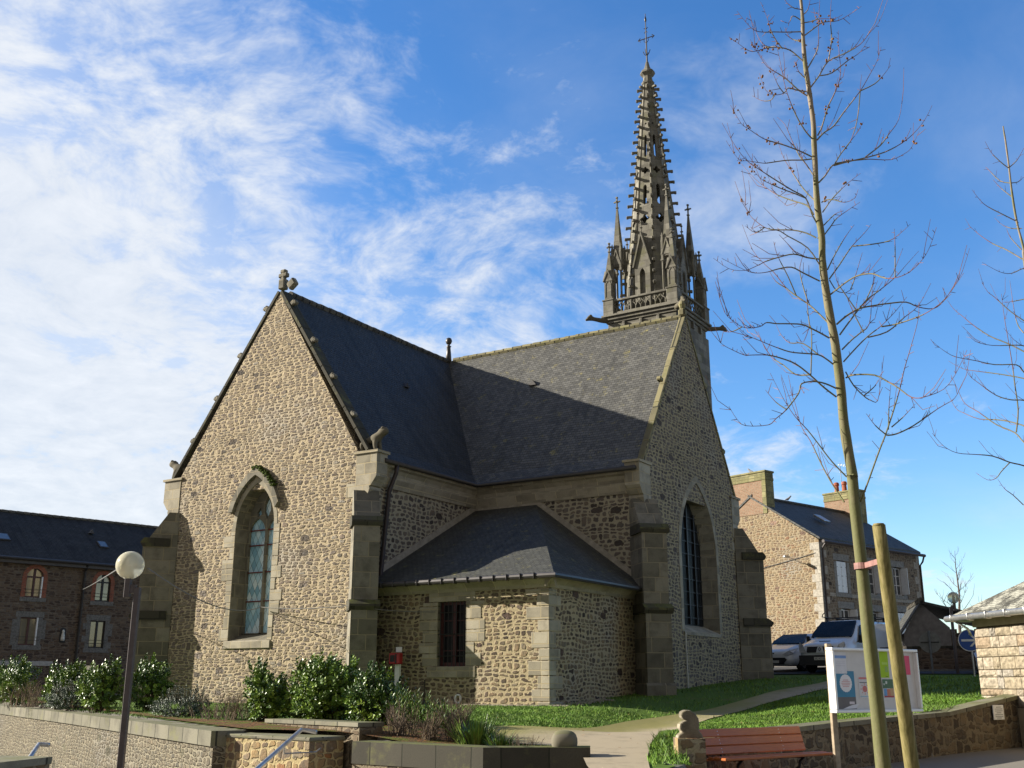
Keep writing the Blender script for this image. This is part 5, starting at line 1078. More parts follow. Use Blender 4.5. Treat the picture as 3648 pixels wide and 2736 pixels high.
b=MB(); tr_=lambda a,z:c+sn*.0525+su*a+Vector((0,0,z)); b.poly(tr_(-.26,-.035),tr_(.16,-.035),tr_(.16,.035),tr_(-.26,.035)); b.poly(tr_(.26,0),tr_(.06,.2),tr_(-.02,.2),tr_(.17,0),tr_(-.02,-.2),tr_(.06,-.2)); b.build('arrow',M['white'],pl_)
s2=thing('road_sign','back of a round grey road sign on a post by the low wall','road sign',(-7.95,40.1,.3)); tube1('post',plain('grey_post',(.13,.14,.15),.6,.2),s2,(-7.95,40.1,.2),(-7.95,40.1,1.8),.035); sn=Vector((.2,-.98,0)).normalized(); plate(Vector((-7.95,40.16,1.42)),.37,plain('sign_back',(.17,.17,.165),.6,.2),s2,'disc',.02); b=MB(); b.bbox((-7.95,40.12,1.42),(.3,.06,0),(0,.015,0),(0,0,.015),.005); b.build('clamp',M['iron'],s2)
lamp(-7.15,40.2,.1,2.62,'distant brown post lamp with globe beside the bare little tree',.2,Vector((.84,.53,0)))
# ---------------------------------------------------------------- vehicles (front faces local -Y)
paintw,gg,gb=mat('white_car_paint',.22,.6); gb.inputs['Base Color'].default_value=(.62,.64,.66,1); gb.inputs['Coat Weight'].default_value=.6
cglass=plain('car_glass',(.014,.015,.016),.18,.14,0,.3,2); rub=plain('tyre_rubber',(.02,.02,.02),.85,.2); alloy=plain('wheel_rim',(.40,.40,.41),.4,.5,.7); lens=plain('lamp_lens',(.45,.46,.47),.1,.9,.2); chrome=plain('chrome',(.6,.6,.6),.2,.6,.9)
def vehicle(kind,label,loc,rz,st,group=None,simple=False):
    """st: stations (y, z0, ztop, halfwidth, top_halfwidth)"""
    V=thing(kind,label,'van' if 'van' in kind else 'car',(0,0,0),group); b=MB(); ring_=[]
    for (y,z0,zt,hw,tw_) in st:
        zb=min(zt-.05,z0+(zt-z0)*.62 if zt<1.05 else 1.02); 
        half=[(hw*.86,z0),(hw*.97,z0+.10),(hw,z0+(zb-z0)*.55),(hw*.985,zb),(tw_+(hw-tw_)*.12,zt-.10),(tw_*.93,zt-.025),(tw_*.6,zt)]
        ring_.append([(x,y,z) for x,z in half]+[(-x,y,z) for x,z in half[::-1]])
    n=len(ring_[0]); b.v=[p for r in ring_ for p in r]
    for i in range(len(ring_)-1):
        for k in range(n): b.f.append([i*n+k,i*n+(k+1)%n,(i+1)*n+(k+1)%n,(i+1)*n+k][::-1]); b.mi.append(0)
    b.f.append([k for k in range(n)][::-1][::-1]); b.f.append([(len(ring_)-1)*n+k for k in range(n)][::-1]); b.mi+=[0,0]
    body=b.build('body',paintw,V,True); bm=bmesh.new(); bm.from_mesh(body.data); bmesh.ops.recalc_face_normals(bm,faces=bm.faces); bm.to_mesh(body.data); bm.free()
    return V
def wheel(V,x,y,r):
    s=1 if x>0 else -1; b=MB(); N=20
    prof=[(r*.62,-.1),(r*.92,-.1),(r,-.07),(r,.07),(r*.92,.1),(r*.62,.1)]
    P=[(x+o,y+q*math.cos(2*math.pi*k/N),r+q*math.sin(2*math.pi*k/N)) for q,o in prof for k in range(N)]
    b.add(P,[[i*N+k,i*N+(k+1)%N,(i+1)*N+(k+1)%N,(i+1)*N+k] for i in range(5) for k in range(N)]); w_=b.build('wheel',rub,V)
    b=MB(); b.add([(x+s*.085,y+r*.64*math.cos(2*math.pi*k/N),r+r*.64*math.sin(2*math.pi*k/N)) for k in range(N)],[list(range(N))]); 
    for k in range(5): a=2*math.pi*k/5; b.obox((x+s*.095,y+r*.35*math.cos(a),r+r*.35*math.sin(a)),(.012,0,0),(0,.28*r*math.cos(a),.28*r*math.sin(a)),(0,-.07*r*math.sin(a),.07*r*math.cos(a)))
    b.build('rim',alloy,w_)
def quadpanel(V,name,m,pts,t=.012):
    b=MB(); b.add(pts,[list(range(len(pts)))]); p=[Vector(q) for q in pts]; nn=(p[1]-p[0]).cross(p[2]-p[0]).normalized(); b.add([q-nn*t for q in p],[list(range(len(p)))[::-1]]); return b.build(name,m,V)
van=vehicle('delivery_van','white delivery van with roof bars parked beside the church','',0,[(0.0,.38,.82,.62,.50),(.06,.30,.98,.84,.70),(.30,.28,1.08,.93,.80),(.95,.28,1.24,.95,.86),(1.25,.28,1.50,.95,.83),(1.85,.28,1.93,.95,.76),(2.3,.28,1.98,.95,.77),(4.6,.30,1.97,.95,.78),(4.78,.34,1.88,.92,.74)])
for x in(-.84,.84):
    for y in(.92,3.95): wheel(van,x,y,.33)
quadpanel(van,'windscreen',cglass,[(-.80,.99,1.31),(.80,.99,1.31),(.82,1.15,1.455),(.70,1.78,1.925),(-.70,1.78,1.925),(-.82,1.15,1.455)],.04)
quadpanel(van,'bumper',plain('bumper_plastic',(.03,.03,.032),.7,.3),[(-.86,-.02,.26),(.86,-.02,.26),(.88,.0,.62),(-.88,.0,.62)],.1)
quadpanel(van,'grille',M['black'],[(-.54,-.05,.72),(.54,-.05,.72),(.52,.0,.93),(-.52,.0,.93)],.05)
quadpanel(van,'badge_panel',paintw,[(-.16,-.06,.70),(.16,-.06,.70),(.08,-.005,.96),(-.08,-.005,.96)],.03)
b=MB(); ring(b,[(0,-.045),(.035,0),(0,.045),(-.035,0),(0,-.045)],[(0,-.085),(.065,0),(0,.085),(-.065,0),(0,-.085)],lambda u,v:(u,-.072+(v*.22),.83+v),(0,.02,0)); b.build('emblem',chrome,van)
for s in(-1,1):
    p=[(s*.57,-.04,.70),(s*.84,.0,.72),(s*.93,.12,.98),(s*.88,.16,1.10),(s*.72,.03,1.0)]; quadpanel(van,'headlight',lens,p if s>0 else p[::-1],.02)
    p=[(s*.965,1.28,1.16),(s*.965,2.05,1.13),(s*.885,2.02,1.74),(s*.86,1.72,1.76)]; quadpanel(van,'side_window',cglass,p if s>0 else p[::-1],.02)
    b=MB(); b.bbox((s*1.05,1.22,1.22),(.07,0,0),(0,.05,0),(0,0,.15),.03); b.tube([(s*.9,1.3,1.12),(s*1.04,1.24,1.15)],.03,6); b.build('wing_mirror',M['black'],van)
    b=MB(); b.bbox((s*.965,2.2,1.0),(.012,0,0),(0,.03,0),(0,0,.075),.008); b.build('door_handle',M['black'],van)
    p=[(s*.958,2.6,.5),(s*.958,2.62,.5),(s*.90,2.62,1.75),(s*.90,2.6,1.75)]; quadpanel(van,'door_seam',M['black'],p if s>0 else p[::-1],.004)
    p=[(s*.966,1.0,.42),(s*.966,4.2,.42),(s*.964,4.2,.56),(s*.964,1.0,.56)]; quadpanel(van,'rubbing_strip',M['black'],p if s>0 else p[::-1],.012)
pl_=quadpanel(van,'number_plate',M['offwhite'],[(-.26,-.035,.44),(.26,-.035,.44),(.26,-.03,.55),(-.26,-.03,.55)],.01)
def text(body,size,M4,m,name,parent):
    cu=bpy.data.curves.new(name,'FONT'); cu.body=body; cu.size=size; cu.align_x='CENTER'; cu.align_y='CENTER'; o=bpy.data.objects.new(name,cu); C.objects.link(o); dg=bpy.context.evaluated_depsgraph_get(); me=bpy.data.meshes.new_from_object(o.evaluated_get(dg)); bpy.data.objects.remove(o); me.transform(M4); me.materials.clear(); me.materials.append(m); o=bpy.data.objects.new(name,me); C.objects.link(o); attach(o,parent); return o
text('BL-427-BL',.10,Matrix.Translation((0,-.037,.492))@Matrix.Rotation(math.pi/2,4,'X'),M['black'],'plate_text',pl_)
b=MB(); b.bbox((0,.42,1.132),(.22,0,0),(0,.02,.006),(0,0,.008),.004); b.build('bonnet_vent',M['black'],van)
for y in(2.35,3.3,4.3):
    b=MB(); b.bbox((0,y,2.08),(.80,0,0),(0,.03,0),(0,0,.02),.008); b.bbox((-.74,y,2.02),(.03,0,0),(0,.04,0),(0,0,.06),.008); b.bbox((.74,y,2.02),(.03,0,0),(0,.04,0),(0,0,.06),.008); b.build('roof_bar',M['black'],van)
b=MB(); b.tube([(-.78,2.3,2.12),(-.78,2.0,2.12),(-.72,1.95,2.2),(-.66,2.0,2.28)],.02,6); b.box(-.80,-.75,2.2,4.4,2.10,2.13); b.box(.75,.80,2.2,4.4,2.10,2.13); b.build('roof_rack',M['iron'],van)
van.location=(-11.85,40.15,h(-11.9,41)+.05); van.rotation_euler=(0,0,R(-9))
CST=[(0.0,.30,.62,.50,.42),(.07,.22,.74,.74,.62),(.28,.20,.84,.83,.72),(.95,.20,1.00,.86,.74),(1.15,.20,1.10,.865,.70),(1.75,.20,1.45,.865,.60),(2.2,.20,1.50,.865,.60),(3.3,.22,1.42,.86,.58),(3.85,.26,1.12,.83,.62),(4.0,.34,.95,.76,.60)]
def hatch(label):
    c=vehicle('parked_car',label,'',0,CST,None)
    for x in(-.76,.76):
        for y in(.78,3.25): wheel(c,x,y,.30)
    quadpanel(c,'windscreen',cglass,[(-.70,1.02,1.075),(.70,1.02,1.075),(.72,1.2,1.19),(.55,1.68,1.455),(-.55,1.68,1.455),(-.72,1.2,1.19)],.03)
    quadpanel(c,'grille',M['black'],[(-.46,-.05,.27),(.46,-.05,.27),(.60,.0,.42),(.52,-.02,.50),(-.52,-.02,.50),(-.60,.0,.42)],.06)
    b=MB(); b.disc((0,.03,.66),(0,-1,.35),.05,12); b.bbox((0,.02,.66),(.045,0,0),(0,.01,0),(0,0,.05),.008); b.build('emblem',chrome,c)
    for s in(-1,1):
        p=[(s*.40,.0,.61),(s*.64,.02,.58),(s*.83,.14,.68),(s*.885,.42,.86),(s*.66,.08,.77)]; quadpanel(c,'headlight',lens,p if s>0 else p[::-1],.015)
        p=[(s*.875,1.15,1.02),(s*.872,3.2,1.02),(s*.70,3.1,1.36),(s*.67,1.9,1.40)]; quadpanel(c,'side_window',cglass,p if s>0 else p[::-1],.02)
        b=MB(); b.bbox((s*.93,1.2,1.02),(.09,0,0),(0,.05,0),(0,0,.06),.03); b.build('wing_mirror',paintw,c)
    quadpanel(c,'number_plate',M['offwhite'],[(-.26,-.04,.30),(.26,-.04,.30),(.26,-.035,.40),(-.26,-.035,.40)],.01)
    return c
c=hatch('white hatchback between the church buttress and the van'); c.location=(-14.15,41.6,h(-14,42.3)+.05); c.rotation_euler=(0,0,R(-14))
c=hatch('white car mostly hidden behind the stone hut'); c.location=(-5.55,39.4,.18); c.rotation_euler=(0,0,R(8))
TREE_NEAR='-255,974,727 -255,974,708 -255,974,697 -255,974,675 -256,974,651 -256,974,620 -255,974,598 -254,974,578 -253,974,552 -254,974,526 -255,974,501 -256,974,476 -256,974,447 -255,974,424 -256,974,401 -255,974,367 -253,975,337 -251,975,314 -250,975,289 -249,975,264 -249,975,239 -248,976,215 -246,976,186 -246,976,158;-257,974,659 -270,965,658 -282,957,658 -291,950,657 -298,943,658 -304,936,666 -310,929,677;-257,973,622 -266,968,634 -271,963,637 -279,958,639 -288,952,638 -301,946,635 -307,941,637 -313,936,643 -321,931,651;-276,959,638 -285,962,644 -294,966,650 -302,969,666 -311,972,699;-274,959,636 -278,953,643 -281,946,653 -282,940,665 -286,934,682;-255,974,613 -248,981,630 -244,986,645 -243,991,675 -241,997,705;-253,975,592 -243,973,601 -232,972,614 -215,972,617 -199,972,622 -189,970,630 -178,969,639 -168,968,659;-232,972,614 -229,981,643 -230,989,674 -229,997,701;-242,973,601 -232,981,605 -217,990,619 -205,998,630 -196,1006,649;-257,974,588 -266,969,590 -273,964,592 -277,961,586 -285,956,584 -293,952,590 -297,948,609;-277,961,586 -280,953,592 -283,945,606;-285,956,584 -291,959,581 -301,961,585 -311,963,595;-254,974,580 -263,969,588 -273,963,601 -281,958,609 -290,953,617 -297,948,633 -303,944,649;-256,974,602 -262,969,610 -265,965,622;-254,974,531 -258,964,536 -262,953,546 -265,943,559 -267,933,575 -267,923,596 -267,913,617;-250,975,536 -247,983,549 -241,991,574 -234,999,594 -229,1007,618 -230,1014,655 -230,1020,677;-251,975,531 -246,984,542 -238,994,552 -229,1004,570 -213,1016,596 -205,1026,616 -197,1036,637 -193,1045,658;-213,1016,596 -200,1024,604 -192,1030,614 -184,1037,628;-213,1016,596 -221,1027,571 -232,1037,554 -243,1047,549;-256,974,512 -264,964,516 -276,952,521 -285,942,523 -293,932,525 -303,921,533 -308,912,537 -314,902,554;-256,974,511 -266,969,510 -280,963,511 -295,957,510 -302,954,510 -316,948,514 -324,944,516 -334,939,538;-256,974,489 -264,975,507 -271,977,520 -278,979,541 -284,981,561 -292,982,573;-253,975,484 -248,983,494 -242,991,507 -233,1001,513 -218,1012,516 -210,1020,518 -193,1032,518 -181,1042,526 -175,1050,535 -167,1059,556;-241,992,507 -229,1001,512 -213,1010,516 -196,1020,522 -181,1030,532 -170,1039,544 -159,1047,560 -151,1055,579;-241,992,507 -235,1000,522 -222,1011,544 -214,1020,562;-213,1010,517 -200,1021,531 -193,1030,545 -183,1041,565 -178,1050,594;-257,973,463 -267,978,478 -275,982,493 -284,986,513 -291,991,529 -297,996,550;-258,973,440 -260,964,448 -262,955,461 -271,944,467 -284,932,477 -292,921,483 -299,910,488 -303,901,492 -308,891,502 -316,880,524;-262,955,461 -271,946,465 -279,938,468 -290,929,474 -295,922,477 -303,913,489;-258,964,446 -266,972,461 -281,977,472 -298,982,485 -310,988,498 -324,994,515 -340,999,540;-252,975,462 -246,972,462 -238,970,459 -228,968,453 -218,966,454 -213,963,461;-252,975,451 -240,970,461 -224,965,470 -209,961,476;-253,975,426 -246,980,437 -241,985,446 -227,992,457 -220,997,463;-252,975,437 -240,973,445 -231,971,446;-260,973,425 -269,973,432 -282,972,438 -300,970,442 -310,970,447 -322,969,460 -327,971,471 -333,971,488;-310,970,447 -318,964,441 -326,958,448;-256,974,669 -246,975,668 -238,975,668 -223,977,664 -215,978,666;-255,974,653 -247,983,664 -238,992,674 -225,1002,677 -212,1012,688 -204,1021,698;-257,974,673 -264,971,679 -268,968,670 -274,965,673;-254,974,685 -261,969,686 -267,965,692 -272,961,703;-255,974,678 -250,980,687 -247,985,706;-253,974,641 -261,976,650 -271,978,659 -276,980,675;-258,973,394 -267,966,413 -283,957,426 -292,950,432 -308,941,430 -313,935,435;-259,973,402 -269,968,404 -280,962,408 -293,957,406 -305,951,402 -312,947,398 -324,941,393 -338,935,396 -351,929,408;-260,973,379 -272,961,386 -280,950,390 -290,938,386 -297,928,381 -305,917,378 -312,906,379 -329,893,390;-256,974,336 -265,976,348 -273,979,358 -286,980,371 -296,982,382 -308,984,402 -317,986,413 -330,988,433 -340,990,465;-296,982,382 -306,982,391 -312,983,403;-286,980,371 -289,967,388 -294,954,407 -293,942,417;-272,970,358 -277,974,378 -280,979,400 -274,986,423;-256,974,320 -262,966,324 -269,958,328 -274,950,330 -286,940,330 -293,932,329 -300,924,329 -303,917,324 -310,909,321 -316,901,321 -321,893,325 -326,885,332 -329,878,351;-316,901,321 -326,901,318 -335,902,320;-269,958,328 -272,966,350 -274,974,374;-254,974,293 -258,968,297 -264,961,301 -276,952,302 -286,944,303 -298,935,308 -308,927,313 -316,919,317 -322,913,323 -328,905,332;-264,961,301 -278,962,315 -291,963,318 -300,966,329 -305,969,341;-254,974,261 -262,963,269 -271,952,280 -280,941,289 -289,930,293 -299,918,295 -310,907,294 -314,897,292 -321,886,295 -328,875,300 -335,865,313;-271,952,280 -286,958,284 -300,965,298 -313,971,310 -326,978,335 -335,986,350;-270,952,280 -269,960,313 -271,967,333 -280,972,320 -287,977,325;-253,974,269 -261,965,273 -269,956,274 -278,947,271 -279,939,260 -289,929,243 -296,920,234 -301,912,227 -318,900,226 -323,892,231 -327,884,242;-289,929,244 -298,929,252 -307,929,265;-251,975,184 -262,969,199 -271,963,215 -279,957,229 -288,951,242 -296,946,259 -305,940,284;-255,974,161 -262,979,172 -271,983,189 -279,987,207 -287,992,226 -296,996,243 -302,1001,269 -308,1006,283;-252,975,390 -245,984,409 -236,994,429 -229,1003,443;-251,975,380 -242,986,398 -232,997,418 -221,1008,434 -216,1018,446;-231,997,418 -213,995,415 -195,993,414 -183,989,418 -173,985,423;-251,975,364 -242,970,367 -230,965,371 -219,960,372 -206,955,369 -197,950,362 -189,944,357 -178,939,355 -167,934,357 -156,930,364 -148,924,372 -140,918,386;-248,976,333 -240,985,343 -230,994,351 -219,1004,355 -207,1014,358 -192,1025,360 -183,1034,356 -171,1044,355 -162,1053,364 -153,1062,380 -145,1071,396 -136,1080,424;-246,976,322 -237,987,339 -224,998,359 -213,1009,371 -199,1021,386 -191,1031,399 -178,1042,417;-199,1021,386 -197,1027,421 -197,1032,442;-224,998,359 -215,995,374 -212,992,387;-245,976,307 -238,988,319 -233,998,327 -225,1010,340 -222,1020,375 -219,1030,396;-245,977,295 -236,984,307 -224,992,321 -212,1000,332 -199,1008,347 -189,1016,362;-224,992,320 -207,1000,325 -192,1008,339 -179,1015,351 -167,1023,374;-212,1000,331 -197,991,328 -179,983,328 -164,974,329 -147,966,336 -128,958,354;-225,982,322 -231,975,341 -234,968,354;-244,977,279 -235,971,279 -216,968,275 -204,964,266 -194,958,257 -183,954,246 -172,949,243 -154,946,247 -142,941,258 -130,936,276;-244,977,285 -239,982,272 -232,988,262 -227,993,258 -222,998,258 -218,1002,279 -214,1007,304;-232,988,262 -221,984,268 -213,980,276;-241,977,160 -231,976,181 -219,974,206 -212,972,219 -203,969,238 -195,967,257 -188,964,276 -180,962,295 -171,960,319 -168,956,334;-211,972,218 -205,984,221 -192,998,230 -172,1014,247 -159,1028,258 -154,1040,272;-212,985,226 -208,978,245 -203,971,264;-209,985,228 -198,985,236 -186,985,247;-212,972,219 -218,962,226 -223,953,236;-251,975,379 -246,979,368 -239,984,366 -231,988,364;-233,980,367 -228,978,376 -218,977,401;-230,980,346 -237,973,361 -242,966,374 -242,961,395'
TREE_FAR='-130,1560,792 -130,1560,759 -130,1560,725 -131,1560,681 -130,1560,643 -129,1560,623 -126,1560,594 -127,1560,589 -129,1560,531 -132,1560,471 -134,1559,414 -137,1559,364 -140,1559,312 -145,1559,243;-131,1560,724 -140,1550,733 -149,1541,746 -154,1532,761;-131,1560,700 -145,1566,710 -159,1572,735 -163,1579,743;-131,1560,640 -145,1549,649 -162,1538,661 -170,1528,669 -178,1518,684;-131,1560,724 -119,1568,737 -108,1576,758;-125,1560,627 -137,1563,631 -149,1566,640 -159,1568,655;-131,1560,700 -121,1564,701 -113,1568,709;-130,1560,676 -144,1564,696 -154,1568,715;-129,1560,595 -141,1562,617 -145,1564,633;-133,1560,434 -144,1563,446 -165,1565,463 -186,1568,478 -207,1570,500 -219,1574,516 -230,1577,530 -238,1580,547;-136,1559,400 -147,1551,414 -154,1542,423 -180,1532,425 -202,1523,432 -226,1513,439 -239,1504,448 -251,1495,461;-136,1559,398 -149,1568,409 -180,1575,422 -207,1582,432 -230,1590,442 -249,1598,459;-137,1559,364 -152,1555,375 -167,1551,377 -185,1546,385 -204,1541,404 -215,1537,417 -221,1534,439;-140,1559,331 -158,1569,343 -176,1578,353 -194,1587,360 -217,1596,366 -238,1606,380 -250,1616,392 -262,1626,425;-143,1559,301 -160,1566,319 -171,1575,336 -194,1582,352 -215,1589,374 -233,1597,391 -241,1605,412 -250,1613,441;-145,1559,273 -162,1545,283 -177,1532,287 -195,1518,295 -214,1504,297 -235,1490,299 -249,1477,308 -259,1464,324;-177,1532,287 -189,1533,276 -197,1536,268 -208,1537,267 -222,1539,279;-132,1560,481 -138,1556,488 -154,1552,505 -171,1548,528 -178,1545,536 -184,1542,551;-129,1560,556 -129,1550,563 -144,1539,555 -158,1529,557 -177,1517,571;-128,1560,579 -149,1567,602 -167,1575,619 -184,1582,640 -198,1590,662;-134,1559,446 -142,1552,451 -153,1544,452 -180,1536,454 -200,1527,461 -209,1520,474;-169,1575,336 -162,1567,365 -161,1559,399 -160,1551,434 -161,1543,491 -160,1535,526;-141,1559,472 -147,1564,485 -150,1570,507 -151,1576,558;-170,1557,232 -180,1549,245 -189,1542,254 -195,1536,267;-135,1559,521 -149,1561,521 -162,1562,522'
# ---------------------------------------------------------------- trees
bark,gg,gb=mat('young_bark',.75,.25); oc=obj_c(gg); s_=gg.sep(oc); n_=gg.noise(gg.comb(gg.m('MULTIPLY',s_[0],9),gg.m('MULTIPLY',s_[1],9),gg.m('MULTIPLY',s_[2],2.2)),1.6,5,.65); n2_=gg.noise(oc,40,3)
zf=gg.m('ADD',gg.m('MULTIPLY',gg.step(s_[2],1.0,6.0),.6),gg.m('MULTIPLY',gg.m('SUBTRACT',n_,.5),1.4))
gg.l(gg.mix(gg.m('MULTIPLY',n2_,.5),gg.ramp(zf,[(0,(.12,.125,.045)),(.3,(.20,.17,.10)),(.45,(.13,.135,.05)),(.65,(.25,.20,.15)),(1,(.34,.275,.22))]),(.10,.085,.05)),gb.inputs['Base Color']); bump(gg,gb,n2_,.35,.006)
twig=plain('red_brown_twig',(.16,.075,.06),.65,.3,0,.3,5); twig_dark=plain('grey_twig',(.13,.10,.085),.7,.2,0,.3,5); budm=plain('bud_cluster',(.24,.12,.05),.8,.2,0,.3,40)
def dec(s): return [[Vector([int(v)/100 for v in p.split(',')]) for p in l.split(' ')] for l in s.split(';')]
def smooth_line(p,k=3):
    out=[]
    for i in range(len(p)-1):
        p0,p1,p2,p3=p[max(i-1,0)],p[i],p[i+1],p[min(i+2,len(p)-1)]
        for j in range(k):
            t=j/k; out.append(.5*((2*p1)+(p2-p0)*t+(2*p0-5*p1+4*p2-p3)*t*t+(3*p1-p0-3*p2+p3)*t**3))
    return out+[p[-1]]
def bare_tree(name,label,data,foot,r0,rtop,rb,seed,flowers):
    L=dec(data); rn=random.Random(seed); T=thing(name,label,'tree',tuple(foot),'young bare trees'); tr=L[0]; tr=sorted(tr,key=lambda v:-v.z)+[foot+Vector((0,0,.85)),foot]
    line=smooth_line(tr,4); ln=len(line); b=MB(); zt,zb_=line[0].z,foot.z
    b.tube([p+Vector((mnoise.noise(p*3)*.006,mnoise.noise(p*3+Vector((9,0,0)))*.006,0)) for p in line],[r0+(rtop-r0)*((p.z-zb_)/(zt-zb_))**.9+.004*mnoise.noise(p*6) for p in line],12)
    for i in range(26):
        p=line[rn.randrange(4,ln-3)]; t=rn.uniform(0,6.28); rr=r0+(rtop-r0)*((p.z-zb_)/(zt-zb_))**.9; o=Vector((math.cos(t),math.sin(t),.1)); b.tube([p+o*rr*.6,p+o*(rr+.006)],[rr*.35,rr*.15],6)
    b.build('trunk',bark,T,True)
    b=MB(); fl=MB()
    for br in L[1:]:
        p=smooth_line(br,3); n=len(p); Lb=sum((p[i+1]-p[i]).length for i in range(n-1)); ra=rb*(.55+.45*min(Lb,2.2)/2.2)
        b.cur=0; b.tube(p[:n//2+1],[ra*(1-.62*i/n)+.001 for i in range(n//2+1)],6); b.cur=1; b.tube(p[n//2:],[max(.0019,ra*(1-.62*(n//2+i)/n)*(1-.45*i/(n-n//2))) for i in range(n-n//2)],5)
        for i in range(2,n-1):
            if rn.random()<.62:
                d=(p[i+1]-p[i-1]).normalized(); o=Vector((rn.gauss(0,1),rn.gauss(0,1),rn.gauss(.5,.6))); o=(o-d*o.dot(d)).normalized(); q=p[i]
                ln_=rn.choice((.025,.03,.05,.09)); b.cur=1; b.tube([q,q+(d*.6+o)*ln_],[.0034,.0022],4)
                if rn.random()<.22 and Lb>.9:
                    ll=rn.uniform(.12,.35); b.tube([q,q+(d+o*.5).normalized()*ll*.5,q+(d*.7+o*.25).normalized()*ll+Vector((0,0,.12*ll/.3))],[.0038,.003,.002],4)
            if flowers and p[i].z>4.6 and rn.random()<.13:
                for k in range(rn.randrange(2,5)):
                    q=p[i]+Vector((rn.gauss(0,.018),rn.gauss(0,.018),rn.gauss(0,.018))); s=rn.uniform(.005,.010); b.cur=2; b.bbox(q,(s,s*.4,0),(-s*.4,s,0),(0,0,s),s*.4)
    b.build('crown',[bark,twig,budm],T)
    return T
bare_tree('young_tree','slender young bare tree tied to a stake in front of the notice board',TREE_NEAR,Vector((-2.42,9.77,-1.62)),.074,.015,.0085,5,True)
bare_tree('young_tree','bare tree at the right edge with its trunk mostly outside the view',TREE_FAR,Vector((-1.5,15.55,-1.6)),.05,.011,.0105,7,False)
b=MB(); foot=Vector((-2.20,10.02,-1.65)); top=Vector((-2.155,9.28,1.31)); 
stk=[foot.lerp(top,i/10) for i in range(11)]; b.tube(stk,[.064-.010*i/10+.003*mnoise.noise(p*4) for i,p in enumerate(stk)],14); b.lathe([(.054,-.01),(.045,.012),(.0,.018)],top,14)
pole,gg,gb=mat('weathered_pole',.85,.2); s_=gg.sep(obj_c(gg)); n_=gg.noise(gg.comb(gg.m('MULTIPLY',s_[0],30),gg.m('MULTIPLY',s_[1],30),s_[2]),1.2,5,.65); gg.l(gg.ramp(n_,[(.25,(.07,.06,.02)),(.5,(.17,.145,.055)),(.75,(.27,.22,.11))]),gb.inputs['Base Color']); bump(gg,gb,n_,.4,.008)
stake=b.build('tree_stake',pole,None,True); tag(stake,'thick round wooden stake leaning beside the young tree','stake')
b=MB(); p=Vector((-2.42,9.40,.98)); zc=1.02
N=24; tc_=Vector((-2.44,9.765,zc)); sc_=Vector((-2.16,9.36,zc))
strap=[tc_+Vector((.098*math.cos(a),.098*math.sin(a),0)) for a in [2.3+i*.33 for i in range(15)]]
def band(b,c,r,z,hh,n=20):
    b.add([(c.x+r*math.cos(2*math.pi*i/n),c.y+r*math.sin(2*math.pi*i/n),z+e) for e in(-hh,hh) for i in range(n)],[[i,(i+1)%n,n+(i+1)%n,n+i] for i in range(n)])
band(b,tc_,.078,zc,.028); d=(sc_-tc_); b.obox((tc_+sc_)/2+Vector((0,0,0)),d*.35,Vector((-d.y,d.x,0)).normalized()*.012,(0,0,.024))
tag(b.build('tree_tie',plain('faded_red_strap',(.24,.125,.11),.6,.3,0,.3)),'faded red strap tying the young tree to its stake','strap')
# small bare tree far right
rn=random.Random(21); T=thing('bare_tree','small dark bare tree standing beyond the shed','tree',(-9.0,52,.8)); b=MB(); c=Vector((-9.05,52.2,.6)); top=Vector((-8.75,51.9,5.9)); b.tube([c.lerp(top,i/8)+Vector((rn.gauss(0,.03),0,0)) for i in range(9)],[.10*(1-i/8.6) for i in range(9)],7); b.build('trunk',twig_dark,T)
b=MB()
def grow(p,d,l,r,k):
    q=p; pts=[p]
    for i in range(4): d=(d+Vector((rn.gauss(0,.12),rn.gauss(0,.12),.16))).normalized(); q=q+d*l/4; pts.append(q)
    b.tube(pts,[r*(1-.7*i/4) for i in range(5)],4)
    if k>0:
        for i in range(1,5):
            for s in range(2):
                if rn.random()<.75: grow(pts[i],(d+Vector((rn.gauss(0,.8),rn.gauss(0,.8),rn.gauss(.2,.4)))).normalized(),l*rn.uniform(.3,.5),r*.55,k-1)
for i in range(17):
    t=.34+.62*i/16; a=i*2.4; p=c.lerp(top,t); grow(p,Vector((math.cos(a),math.sin(a),.55)).normalized(),1.5*(1.08-t)+.25,.03*(1.2-t),1)
b.build('crown',twig_dark,T)
# ---------------------------------------------------------------- shrubs
def leafmat(name,a,c,rough=.38,spec=.4):
    m,g,b=mat(name,rough,spec); oi=g.n('ObjectInfo'); n=g.noise(obj_c(g),11,3); g.l(g.ramp(n,[(.3,a),(.7,c)]),b.inputs['Base Color'])
    return m
LF=[leafmat('laurel_leaf_a',(.075,.145,.018),(.15,.235,.035)),leafmat('laurel_leaf_b',(.12,.20,.022),(.24,.33,.05)),leafmat('laurel_leaf_c',(.03,.065,.012),(.06,.115,.02))]
JN=[leafmat('juniper_a',(.035,.055,.035),(.07,.10,.06),.5,.3),leafmat('juniper_b',(.05,.07,.05),(.10,.12,.08),.5,.3)]
stem=plain('shrub_stem',(.10,.075,.05),.85,.1,0,.3)
def leaf(b,p,d,nn,l,wd):
    d=d.normalized(); s=d.cross(nn)
    if s.length<1e-3: s=d.orthogonal()
    s.normalize(); up_=s.cross(d); o=len(b.v)
    b.v+=[tuple(p),tuple(p+d*l*.45+s*wd-up_*wd*.25),tuple(p+d*l),tuple(p+d*l*.45-s*wd-up_*wd*.25),tuple(p+d*l*.5)]
    b.f+=[[o,o+1,o+4],[o+1,o+2,o+4],[o+2,o+3,o+4],[o+3,o,o+4]]; b.mi+=[b.cur]*4
